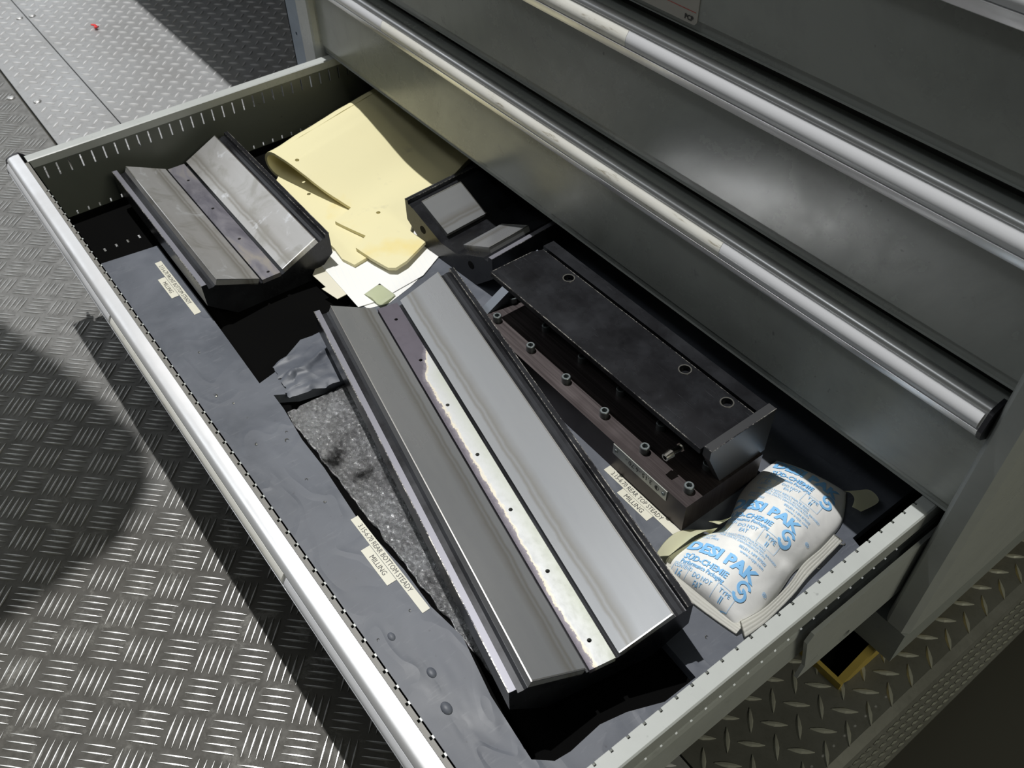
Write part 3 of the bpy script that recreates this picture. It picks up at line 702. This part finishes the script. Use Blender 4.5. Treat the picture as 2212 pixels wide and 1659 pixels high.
for x in (-0.6155, -0.425, -0.3654):
    bm = bmesh.new(); A, B = cyl(bm, (x, 0.5365, 0.0105), 0.0074, -0.0006, 'z', 22, cap=False); 
    A2, B2 = cyl(bm, (x, 0.5365, 0.0105), 0.0060, -0.0006, 'z', 22, cap=False)
    for i in range(22): bm.faces.new((A[i], A[(i + 1) % 22], A2[(i + 1) % 22], A2[i]))
    obj('bolt_hole_rim', bm, M['nickel'], tp)
obj('rear_rail', nbox(-0.682, -0.339, 0.5516, 0.5675, -0.050, 0.010, 0.0008), M['oxide'], ts)
bm = bmesh.new(); extrude(bm, [(0.4620, -0.0500), (0.5500, -0.0010), (0.5500, -0.0500)], 'x', -0.692, -0.679); bevel(bm, 0.0006, 1, 0.6); obj('end_rib', bm, M['rib'], ts, label='slanted bluish end rib')
bm = bmesh.new(); extrude(bm, [(0.4740, 0.0140), (0.4740, 0.0020), (0.4990, -0.0500), (0.5660, -0.0500), (0.5660, 0.0140)], 'x', -0.3368, -0.3272); bevel(bm, 0.0006, 1, 0.6); obj('end_rib', bm, M['rib_dark'], ts)
bm = bmesh.new(); box(bm, -0.3372, -0.3268, 0.4742, 0.4752, 0.0130, 0.0144); box(bm, -0.3276, -0.3268, 0.4745, 0.566, 0.0132, 0.0143); obj('chipped_edge', bm, M['edge'], ts)
bolt_me = None
for row, (yb, xs) in enumerate(((0.4655, [-0.6625, -0.5970, -0.5320, -0.4668, -0.4030, -0.3383]), (0.5015, [-0.678, -0.6125, -0.546, -0.480, -0.416, -0.347]))):
    for x in xs:
        if bolt_me is None:
            bm = bmesh.new(); n = 24; R, ri, hh = 0.0053, 0.0031, 0.0085
            A = [bm.verts.new((R * math.cos(2 * math.pi * i / n), R * math.sin(2 * math.pi * i / n), 0)) for i in range(n)]
            B = [bm.verts.new((v.co.x, v.co.y, hh - 0.0007)) for v in A]; Cc = [bm.verts.new((v.co.x * 0.88, v.co.y * 0.88, hh)) for v in A]
            D = []
            for i in range(n):
                t = 2 * math.pi * i / n; k = ri / max(math.cos(((t + math.pi / 6) % (math.pi / 3)) - math.pi / 6), 0.5) * 0.92
                D.append(bm.verts.new((k * math.cos(t), k * math.sin(t), hh)))
            E = [bm.verts.new((v.co.x, v.co.y, hh - 0.005)) for v in D]
            for P, Q in ((A, B), (B, Cc), (Cc, D), (D, E)):
                for i in range(n): bm.faces.new((P[i], P[(i + 1) % n], Q[(i + 1) % n], Q[i]))
            bm.faces.new(E)
            bolt_me = bpy.data.meshes.new('socket_screw'); bmesh.ops.recalc_face_normals(bm, faces=bm.faces); bm.to_mesh(bolt_me); bm.free(); bolt_me.materials.append(M['bolt'])
        o = link('socket_screw', bolt_me, ts); o.location = Vector((x, yb, -0.050)) - BASE[ts.name]
bm = bmesh.new(); cyl(bm, (-0.371, 0.470, -0.0265), 0.0050, -0.009, 'y', 20, 0.0042); cyl(bm, (-0.371, 0.483, -0.0265), 0.0034, -0.013, 'y', 18); cyl(bm, (-0.371, 0.488, -0.0265), 0.0054, -0.005, 'y', 6); cyl(bm, (-0.371, 0.512, -0.0265), 0.0036, -0.026, 'y', 16)
A, B = cyl(bm, (-0.371, 0.4609, -0.0265), 0.0026, 0.0005, 'y', 14); nip = obj('grease_nipple', bm, M['nickel'], ts, label='small bright steel nipple')
bm = bmesh.new(); cyl(bm, (-0.371, 0.4608, -0.0265), 0.0024, 0.0002, 'y', 14); obj('nipple_bore', bm, M['hole'], nip)
npl = obj('name_plate', nbox(-0.431, -0.3500, 0.4475, 0.4485, -0.0660, -0.0512), M['plate_alu'], ts, label='small riveted name plate reading ϕ 3.15 - 6.70')
bm = bmesh.new(); text_on(bm, text_geo('Φ 3.15.-6.70.-', 0.0092, 'LEFT', 0.0, 0, 1.0, 0.98), (-0.3605, 0.4475, -0.0552), (-1, 0, 0), (0, 0, -1), 0.0002); obj('engraving', bm, M['ink'], npl)
for x in (-0.4262, -0.3548):
    bm = bmesh.new(); bmesh.ops.create_uvsphere(bm, u_segments=14, v_segments=8, radius=0.0024); bmesh.ops.scale(bm, verts=bm.verts, vec=(1, 0.5, 1)); bmesh.ops.translate(bm, verts=bm.verts, vec=(x, 0.4473, -0.0588)); obj('rivet', bm, M['bolt'], npl, smooth=True)

# ------------------------------------------------------------------ label tapes
def tape(x0, x1, y0, y1, text, size, tx, ty, label, sx=1.0, z=MT, rot=0.0):
    cxm, cym = (x0 + x1) / 2, (y0 + y1) / 2
    t = thing('label_tape', (cxm, cym, z), label, 'label', yaw=rot)
    w, h = (x1 - x0) / 2, (y1 - y0) / 2
    bm = bmesh.new(); box(bm, -w, w, -h, h, 0.0001, 0.0005); obj('tape', bm, M['tape'], t, local=True)
    bm = bmesh.new(); text_on(bm, text_geo(text, size, 'LEFT', 0.0, 0, 1.0, sx), (tx - cxm, ty - cym, 0.0005), (1, 0, 0), (0, 1, 0), 0.00015); obj('lettering', bm, M['ink'], t, local=True)
tape(-0.5445, -0.4075, 0.1865, 0.1952, '3.15-6.70 REAR BOTTOM STEADY', 0.0078, -0.5335, 0.1883, 'cream label tape reading 3.15-6.70 REAR BOTTOM STEADY on the mat front edge', 0.86)
tape(-0.5050, -0.4540, 0.1755, 0.1860, 'MILLING', 0.0078, -0.4935, 0.1782, 'short cream MILLING label under the REAR BOTTOM STEADY tape', 0.95)
tape(-0.4330, -0.3180, 0.4385, 0.4480, '3.15-6.70 REAR TOP STEADY', 0.0078, -0.4245, 0.4405, 'cream label tape reading 3.15-6.70 REAR TOP STEADY in front of the bolted beam', 0.80)
tape(-0.4010, -0.3550, 0.4290, 0.4382, 'MILLING', 0.0078, -0.3935, 0.4310, 'short cream MILLING label under the REAR TOP STEADY tape', 0.95)
tape(-1.0850, -0.9500, 0.1885, 0.1975, '3.15-6.70 FRONT BOTTOM STEADY', 0.0078, -1.0760, 0.1903, 'cream label tape half shaded beside the shorter steady block at far left', 0.83)
tape(-1.0480, -0.9995, 0.1780, 0.1880, 'MILLING', 0.0078, -1.0380, 0.1802, 'short cream MILLING label inside the drawer at left, by the shorter steady block', 0.95)

# ------------------------------------------------------------------ papers under the foam
def sheet(name, pts, z, th, m, label, cat, curl=0.0):
    bm = bmesh.new(); slab(bm, pts, [], z, z + th)
    for e in range(1):
        pass
    o = obj(name, bm, m, base=(sum(p[0] for p in pts) / len(pts), sum(p[1] for p in pts) / len(pts), z)); return tag(o, label, cat)
sheet('card', [(-0.975, 0.395), (-0.9262, 0.3480), (-0.893, 0.3500), (-0.893, 0.3440), (-0.862, 0.3500), (-0.863, 0.3690), (-0.86, 0.42), (-0.95, 0.43)], MT + 0.0001, 0.0010, M['cream_card'], 'cream card peeking out in shade beneath the white ruled paper', 'card')
sheet('paper_sheet', [(-0.945, 0.3720), (-0.937, 0.3670), (-0.8300, 0.3632), (-0.8245, 0.3900), (-0.832, 0.4650), (-0.857, 0.5120), (-0.915, 0.5320), (-0.99, 0.50)], MT + 0.0013, 0.0006, M['paper'], 'white ruled paper sheet under the yellow foam', 'paper')
sheet('paper_sheet', [(-0.836, 0.3695), (-0.8210, 0.3720), (-0.8130, 0.4000), (-0.8240, 0.4400), (-0.845, 0.4900), (-0.86, 0.45)], MT + 0.0001, 0.0005, M['paper'], 'second white paper sheet, lower corner showing under the ruled sheet', 'paper')
bm = bmesh.new(); npts = [(-0.8470, 0.3820), (-0.8100, 0.3865), (-0.8200, 0.4140), (-0.8535, 0.4100)]
g = []
for i in range(9):
    row = []
    for j in range(9):
        u, v = i / 8, j / 8; p = Vector(npts[0]).lerp(Vector(npts[1]), u).lerp(Vector(npts[3]).lerp(Vector(npts[2]), u), v)
        row.append(bm.verts.new((p.x, p.y, MT + 0.0022 + 0.006 * (1 - v) * abs(math.sin(u * 4.0)) * (0.4 + 0.6 * u))))
    g.append(row)
for i in range(8):
    for j in range(8): bm.faces.new((g[i][j], g[i + 1][j], g[i + 1][j + 1], g[i][j + 1]))
bmesh.ops.solidify(bm, geom=bm.faces[:], thickness=0.0002)
tag(obj('sticky_note', bm, M['note'], smooth=True, base=(-0.83, 0.40, MT)), 'pale green sticky note curling at the front corner of the ruled paper', 'note')

# ------------------------------------------------------------------ folded yellow foam sheet
FO = Vector((-1.165, 0.420)); FU = Vector((math.cos(math.radians(15)), math.sin(math.radians(15)))); FT = Vector((-FU.y, FU.x))
ft = lambda x, y: ((Vector((x, y)) - FO).dot(FU), (Vector((x, y)) - FO).dot(FT))
R_C, TH = 0.0195, 0.0048
ZL = MT + 0.0021                            # underside of the lower layer
upper = [(0.0, 0.0), ft(-1.085, 0.440), ft(-1.014, 0.4605), ft(-1.000, 0.4265), ft(-0.943, 0.4430), ft(-0.928, 0.4185), ft(-0.895, 0.4235), ft(-0.864, 0.4310), ft(-0.857, 0.4390), ft(-0.8600, 0.4580), ft(-0.8810, 0.5025), ft(-0.9150, 0.4990), ft(-0.932, 0.515), ft(-0.955, 0.550), ft(-0.985, 0.610), ft(-1.03, 0.70), ft(-1.15, 0.74), (0.0, 0.27)]
lower = [(0.0, 0.0), ft(-1.150, 0.405), ft(-1.115, 0.4005), ft(-1.02, 0.397), ft(-0.952, 0.3975), ft(-0.926, 0.3945), ft(-0.9035, 0.4010), ft(-0.907, 0.4235), ft(-0.93, 0.45), ft(-0.96, 0.55), ft(-1.03, 0.70), (0.0, 0.27)]
def foam_layer(pts, holes):
    b = bmesh.new(); slab(b, pts, holes, 0.0, 0.001); b.normal_update()
    bmesh.ops.delete(b, geom=[f for f in b.faces if not (abs(f.normal.z) > 0.5 and f.calc_center_median().z > 0.0005)], context='FACES')
    for k in range(1, 46):
        bmesh.ops.bisect_plane(b, geom=b.verts[:] + b.edges[:] + b.faces[:], plane_co=(k * 0.0075, 0, 0), plane_no=(1, 0, 0))
    return b
def ss(t): t = max(0.0, min(1.0, t)); return t * t * (3 - 2 * t)
bu = foam_layer(upper, [circle_pts(*ft(-1.1325, 0.4415), 0.0032, 12), circle_pts(*ft(-0.980, 0.486), 0.0032, 12)])
bl = foam_layer(lower, [circle_pts(*ft(-1.092, 0.4325), 0.0030, 12), circle_pts(*ft(-1.108, 0.452), 0.0028, 12)])
bm = bmesh.new()
def top_z(u, t):                            # underside of the upper flap
    h0 = 2 * R_C + 0.004 * ss(t / 0.2)
    return ZL + TH + 0.0006 + (h0 - TH) * (1 - ss((u + 0.01) / 0.185)) + 0.0016 * hn(u * 25, t * 25, 2)
def put(b, fn):
    mp = {}
    for v in b.verts:
        x, y, z = fn(v.co.x, v.co.y); mp[v] = bm.verts.new((x, y, z))
    for f in b.faces: bm.faces.new([mp[v] for v in f.verts])
def wpos(u, t, z): p = FO + FU * u + FT * t; return (p.x, p.y, z)
put(bu, lambda u, t: wpos(u, t, top_z(u, t) + TH))
put(bl, lambda u, t: wpos(u, t, ZL + TH + 0.0006 * hn(u * 30, t * 30, 7)))
n = 14; prev = None                         # the rolled edge joining the layers, swept by hand
tv = [0.27 * i / 24 for i in range(25)]
rows = []
for k in range(n + 1):
    a = math.pi / 2 + math.pi * k / n; row = []
    for t in tv:
        zt, zb = top_z(0, t) + TH, ZL + TH * 0.0; zc, rr = (zt + ZL) / 2, (zt - ZL) / 2
        # outer skin of the roll, from the flap's upper face round to the lower layer's underside
        row.append(bm.verts.new(wpos(rr * 1.15 * math.cos(a), t, zc + rr * math.sin(a))))
    rows.append(row)
for k in range(n):
    for i in range(24): bm.faces.new((rows[k][i], rows[k][i + 1], rows[k + 1][i + 1], rows[k + 1][i]))
bu.free(); bl.free()
# split skins: solidify flaps downwards, roll inwards
flaps = bm
def solid(bm_in, th):
    bmesh.ops.recalc_face_normals(bm_in, faces=bm_in.faces); return bm_in
me = bpy.data.meshes.new('foam_sheet'); bm.to_mesh(me); bm.free(); me.materials.append(M['foam'])
off = Vector((-1.05, 0.5, MT))
for v in me.vertices: v.co -= off
bmf = bmesh.new(); bmf.from_mesh(me)
# orient: flap and layer tops face up, the roll faces outwards
for f in bmf.faces:
    c = f.calc_center_median() + off; d = Vector((c.x, c.y)) - FO; u = d.dot(FU)
    if u < -1e-4:
        outw = Vector((-FU.x, -FU.y, (c.z - (ZL + R_C + TH / 2)) * 12))
        if f.normal.dot(outw) < 0: f.normal_flip()
    elif f.normal.z < 0: f.normal_flip()
bmesh.ops.remove_doubles(bmf, verts=bmf.verts, dist=0.00005)
bmf.to_mesh(me); bmf.free()
for p in me.polygons: p.use_smooth = True
fo = link('foam_sheet', me); fo.location = (off.x, off.y, off.z + ZO); BASE[fo.name] = off
md = fo.modifiers.new('thickness', 'SOLIDIFY'); md.thickness = TH; md.offset = -1.0
es = fo.modifiers.new('sharp', 'EDGE_SPLIT'); es.split_angle = math.radians(50)
tag(fo, 'pale yellow foam rubber sheet folded over, at the back of the drawer', 'foam sheet')

# ------------------------------------------------------------------ bag of drying agent
LB_ = [(-0.2960, 0.4030), (-0.3080, 0.4120), (-0.3080, 0.4350), (-0.3045, 0.4600), (-0.2995, 0.4780), (-0.3050, 0.5000), (-0.3190, 0.5300), (-0.3250, 0.5600), (-0.3260, 0.5950)]
RB_ = [(-0.2120, 0.4110), (-0.2090, 0.4200), (-0.2090, 0.4400), (-0.2140, 0.4700), (-0.2210, 0.5000), (-0.2210, 0.5200), (-0.2240, 0.5500), (-0.2300, 0.5850), (-0.2520, 0.6200)]
def poly_at(P, t):
    f = t * (len(P) - 1); i = min(int(f), len(P) - 2); f -= i
    def cr(k): return Vector(P[max(0, min(len(P) - 1, k))])
    p0, p1, p2, p3 = cr(i - 1), cr(i), cr(i + 1), cr(i + 2)
    return 0.5 * ((2 * p1) + (p2 - p0) * f + (2 * p0 - 5 * p1 + 4 * p2 - p3) * f * f + (3 * p1 - p0 - 3 * p2 + p3) * f ** 3)
def bag_pt(s, t):
    a, b = poly_at(LB_, t), poly_at(RB_, t); p = a.lerp(b, s)
    e = (max(1e-5, math.sin(math.pi * s)) ** 0.62) * (max(1e-5, math.sin(math.pi * min(1, max(0, t)))) ** 0.42)
    h = 0.0305 * e
    crease = math.exp(-((t - 0.47 - 0.05 * (s - 0.5)) / 0.045) ** 2)
    h *= 1 - 0.30 * crease * (0.45 + abs(s - 0.42) * 1.1)
    w = 0.0010 * hn(s * 4, t * 6, 3) + 0.0030 * max(0, hn(s * 7 + 4, t * 9, 1)) * (abs(s - 0.5) * 2) ** 2
    return Vector((p.x, p.y, MT + 0.002 + h + w * min(1, e * 1.6)))
bag = thing('desiccant_bag', (-0.265, 0.50, MT), 'white desiccant bag with light blue print, right rear corner of the drawer', 'bag')
bm = bmesh.new(); NS, NTT = 56, 110; g = [[bm.verts.new(bag_pt(i / (NS - 1), j / (NTT - 1))) for j in range(NTT)] for i in range(NS)]
for i in range(NS - 1):
    for j in range(NTT - 1): bm.faces.new((g[i][j], g[i + 1][j], g[i + 1][j + 1], g[i][j + 1]))
bvh = BVHTree.FromBMesh(bm)
ext = bmesh.ops.extrude_edge_only(bm, edges=[e for e in bm.edges if len(e.link_faces) == 1])
for v in [x for x in ext['geom'] if isinstance(x, bmesh.types.BMVert)]: v.co.z = MT + 0.0006
pouch = obj('pouch', bm, M['bag'], bag, smooth=True)
def ribbon(name, A, B, m, ribs, h0, h1, label, nn=40, nw=25, across=True, wave=0.0):
    bm = bmesh.new(); g = []
    for i in range(nn):
        u = i / (nn - 1); a, b = poly_at(A, u), poly_at(B, u); row = []
        for j in range(nw):
            v = j / (nw - 1); p = a.lerp(b, v); z = MT + h0 + (h1 - h0) * v + 0.00035 * abs(math.sin(math.pi * ribs * v)) + wave * math.sin(u * 9 + v) * (1 - abs(2 * u - 1))
            row.append(bm.verts.new((p.x, p.y, z)))
        g.append(row)
    for i in range(nn - 1):
        for j in range(nw - 1): bm.faces.new((g[i][j], g[i + 1][j], g[i + 1][j + 1], g[i][j + 1]))
    bmesh.ops.solidify(bm, geom=bm.faces[:], thickness=0.0003)
    return obj(name, bm, m, bag, smooth=True, label=label)
ribbon('end_seal', [(-0.2975, 0.3935), (-0.262, 0.3965), (-0.228, 0.4020), (-0.2090, 0.4060)], [(-0.3060, 0.4120), (-0.268, 0.4130), (-0.235, 0.4160), (-0.2100, 0.4190)], M['bag_fin'], 6, 0.0025, 0.009, 'ribbed bottom seal')
ribbon('side_seal', [(-0.2010, 0.4070), (-0.1995, 0.4350), (-0.2030, 0.4750), (-0.2080, 0.5050), (-0.2110, 0.5350), (-0.2140, 0.5650)], [(-0.2135, 0.4130), (-0.2095, 0.4420), (-0.2125, 0.4790), (-0.2190, 0.5080), (-0.2200, 0.5350), (-0.2230, 0.5600)], M['bag_fin'], 4, 0.006, 0.012, 'ribbed side seal', wave=0.001)
ribbon('left_flap', [(-0.3170, 0.4030), (-0.3240, 0.4250), (-0.3240, 0.4450), (-0.3130, 0.4620), (-0.3020, 0.4680)], [(-0.3030, 0.4080), (-0.3040, 0.4300), (-0.3040, 0.4450), (-0.3010, 0.4600), (-0.2970, 0.4700)], M['bag_seal'], 1, 0.003, 0.018, 'pale yellow seal flap')
ribbon('left_flap', [(-0.3105, 0.4700), (-0.3060, 0.4770), (-0.3010, 0.4830)], [(-0.2960, 0.4690), (-0.2950, 0.4790), (-0.2950, 0.4870)], M['bag_seal'], 1, 0.014, 0.025, 'pale yellow seal flap', 14, 9)
ribbon('corner_flap', [(-0.2460, 0.6200), (-0.2365, 0.6350), (-0.2215, 0.6300), (-0.2245, 0.6050)], [(-0.2500, 0.6080), (-0.2440, 0.6110), (-0.2370, 0.6080), (-0.2320, 0.5980)], M['bag_seal'], 1, 0.010, 0.016, 'folded corner flap', 20, 9)
bmp = bmesh.new()
eu = Vector((math.cos(math.radians(11.5)), math.sin(math.radians(11.5)))); ev = Vector((-0.175, 0.985))
def refine(geo):
    b = bmesh.new(); vs = [b.verts.new((x, y, 0)) for x, y in geo[0]]
    for f in geo[1]:
        try: b.faces.new([vs[i] for i in f])
        except ValueError: pass
    bmesh.ops.triangulate(b, faces=b.faces[:])
    for it in range(4):
        e = [x for x in b.edges if x.calc_length() > 0.0017]
        if not e: break
        bmesh.ops.subdivide_edges(b, edges=e, cuts=1); bmesh.ops.triangulate(b, faces=[f for f in b.faces if len(f.verts) > 3])
    b.verts.index_update(); out = ([(v.co.x, v.co.y) for v in b.verts], [tuple(v.index for v in f.verts) for f in b.faces]); b.free(); return out
def print_geo(geo, ou, ov, org):
    V, F = refine(geo); vs = []
    for x, y in V:
        p = Vector(org) + eu * (ou + x) + ev * (ov + y)
        hit = bvh.ray_cast(Vector((p.x, p.y, 0.3)), Vector((0, 0, -1)))
        vs.append(None if hit[0] is None else bmp.verts.new(hit[0] + Vector((0, 0, 0.0010))))
    for f in F:
        q = [vs[i] for i in f]
        if any(v is None for v in q): continue
        try: bmp.faces.new(q)
        except ValueError: pass
def frame_geo(w, h, t):
    V = []; F = []
    for x0, x1, y0, y1 in ((0, w, 0, t), (0, w, h - t, h), (0, t, 0, h), (w - t, w, 0, h)):
        b = len(V); k = 6
        for i in range(k + 1):
            f = i / k
            if x1 - x0 > y1 - y0: V += [(x0 + (x1 - x0) * f, y0), (x0 + (x1 - x0) * f, y1)]
            else: V += [(x0, y0 + (y1 - y0) * f), (x1, y0 + (y1 - y0) * f)]
        for i in range(k): F.append((b + 2 * i, b + 2 * i + 2, b + 2 * i + 3, b + 2 * i + 1))
    return V, F
def arc_band(cx, cy, r0, r1, a0, a1, n=26):
    V = []; F = []
    for i in range(n + 1):
        t = math.radians(a0 + (a1 - a0) * i / n)
        V += [(cx + r0 * math.cos(t), cy + r0 * math.sin(t)), (cx + r1 * math.cos(t), cy + r1 * math.sin(t))]
    for i in range(n): F.append((2 * i, 2 * i + 1, 2 * i + 3, 2 * i + 2))
    return V, F
T = {}
def tg(body, size, bold=0.0, shear=0.0, sx=1.0):
    k = (body, size, bold, sx)
    if k not in T: T[k] = text_geo(body, size, 'LEFT', bold, shear, 1.0, sx)
    return T[k]
def repeat(org, part=None):
    if part != 'tail':
        print_geo(tg('DESI PAK', 0.0172, 0.00085, 0, 1.02), 0.0, 0.0, org)
        print_geo(tg('®', 0.006), 0.0835, 0.001, org)
        print_geo(tg('SÜD-CHEMIE', 0.0088, 0.00022, 0, 0.93), 0.0045, -0.0125, org)
        print_geo(tg('Performance Packaging', 0.0062, 0.0001, 0, 0.80), 0.0050, -0.0182, org)
        cxl, cyl_ = 0.0690, -0.0120
        print_geo(arc_band(cxl, cyl_ + 0.0036, 0.0040, 0.0068, 15, 275), 0, 0, org); print_geo(arc_band(cxl, cyl_ - 0.0036, 0.0040, 0.0068, -165, 95), 0, 0, org)
        print_geo(arc_band(cxl, cyl_, 0.0012, 0.0022, -150, 60, 14), 0, 0, org)
    b = -0.0345
    print_geo(frame_geo(0.0170, 0.0155, 0.0003), 0.0010, b, org)
    print_geo(tg('CONTENTS', 0.0042, 0, 0, 0.85), 0.0020, b + 0.0115, org); print_geo(tg('16', 0.0078, 0), 0.0052, b + 0.0048, org); print_geo(tg('UNITS', 0.0040), 0.0045, b + 0.0010, org)
    print_geo(tg('DO NOT', 0.0056, 0, 0, 0.9), 0.0230, b + 0.0085, org); print_geo(tg('EAT', 0.0056, 0, 0, 0.9), 0.0275, b + 0.0030, org)
    print_geo(frame_geo(0.0210, 0.0155, 0.0003), 0.0480, b, org); print_geo(tg('TYPE', 0.0056, 0), 0.0520, b + 0.0090, org); print_geo(tg('II', 0.0078, 0), 0.0560, b + 0.0022, org)
    if part != 'head':
        for k, (tx, sz, u0) in enumerate((('DO NOT REACTIVATE BAG', 0.0042, 0.010), ('PRODUCT: DESICCANTS, ACTIVATED, BAGGED', 0.0036, 0.002), ('FOR STATIC DEHUMIDIFICATION', 0.0036, 0.012))):
            print_geo(tg(tx, sz, 0, 0, 0.92), u0 + 0.004, b - 0.0050 - 0.0038 * k, org)
        print_geo(tg('BELEN, NM 87002', 0.0044, 0, 0, 0.9), 0.0400, b - 0.0182, org); print_geo(tg('www.s-cpp.com', 0.0046, 0, 0, 0.9), 0.0440, b - 0.0230, org)
        print_geo(tg('PHONE', 0.0036), 0.0030, b - 0.0176, org); print_geo(tg('TOLL FREE', 0.0036), 0.0030, b - 0.0216, org)
repeat((-0.3010, 0.4305), 'head'); repeat((-0.3130, 0.5055)); repeat((-0.3200, 0.5790))
pr = obj('printing', bmp, M['blue_ink'], bag, label='light blue printed lettering')

# ------------------------------------------------------------------ small bits
chip_me = None
for x, y in ((-0.695, 0.1898), (-0.6834, 0.1845), (-0.5818, 0.1769), (-0.798, 0.1491), (-0.774, 0.1617), (-0.4095, 0.1383), (-0.4174, 0.1788), (-0.2243, 0.3834), (-0.2139, 0.5664), (-0.2105, 0.5247), (-0.70, 0.155), (-0.88, 0.165), (-0.62, 0.175)):
    if chip_me is None:
        bm = bmesh.new(); pv = None
        for i in range(9):
            t = i / 8 * 4.2; p = Vector((0.0016 * math.cos(t), 0.0016 * math.sin(t), 0.0006 + 0.0008 * i / 8)); w = 0.0006 * math.sin(math.pi * (0.1 + 0.8 * i / 8))
            r = [bm.verts.new(p + Vector((0, 0, w))), bm.verts.new(p + Vector((math.cos(t) * w, math.sin(t) * w, 0))), bm.verts.new(p - Vector((0, 0, w * 0.8)))]
            if pv:
                for k in range(3): bm.faces.new((pv[k], pv[(k + 1) % 3], r[(k + 1) % 3], r[k]))
            pv = r
        chip_me = bpy.data.meshes.new('metal_chip'); bm.to_mesh(chip_me); bm.free(); chip_me.materials.append(M['chip'])
    o = link('metal_chip', chip_me); o.location = (x, y, MT + ZO); o.rotation_euler = (0, 0, random.uniform(0, 6.28)); s = random.uniform(0.7, 1.3); o.scale = (s, s, s)
    tag(o, 'tiny curled metal chip lying on the grey rubber mat', 'chip', 'metal chips on the rubber mat')
bm = bmesh.new(); prev = None
for i in range(13):
    u = i / 12; c = Vector((-2.3003 - 0.011 + 0.022 * u, 0.462 + 0.010 * u + 0.004 * math.sin(u * 6), ZF + 0.0035 + 0.004 * abs(2 * u - 1))); r = 0.0014 + 0.0026 * math.sin(math.pi * (0.12 + 0.76 * u))
    ringv = [bm.verts.new(c + Vector((-0.4 * r * math.cos(a), r * math.cos(a), 0.7 * r * math.sin(a)))) for a in [2 * math.pi * k / 8 for k in range(8)]]
    if prev:
        for k in range(8): bm.faces.new((prev[k], prev[(k + 1) % 8], ringv[(k + 1) % 8], ringv[k]))
    prev = ringv
tag(obj('plastic_scrap', bm, M['red_plastic'], smooth=True, base=(-2.3, 0.468, ZF)), 'small bright red plastic scrap on the grey diamond plate', 'scrap')
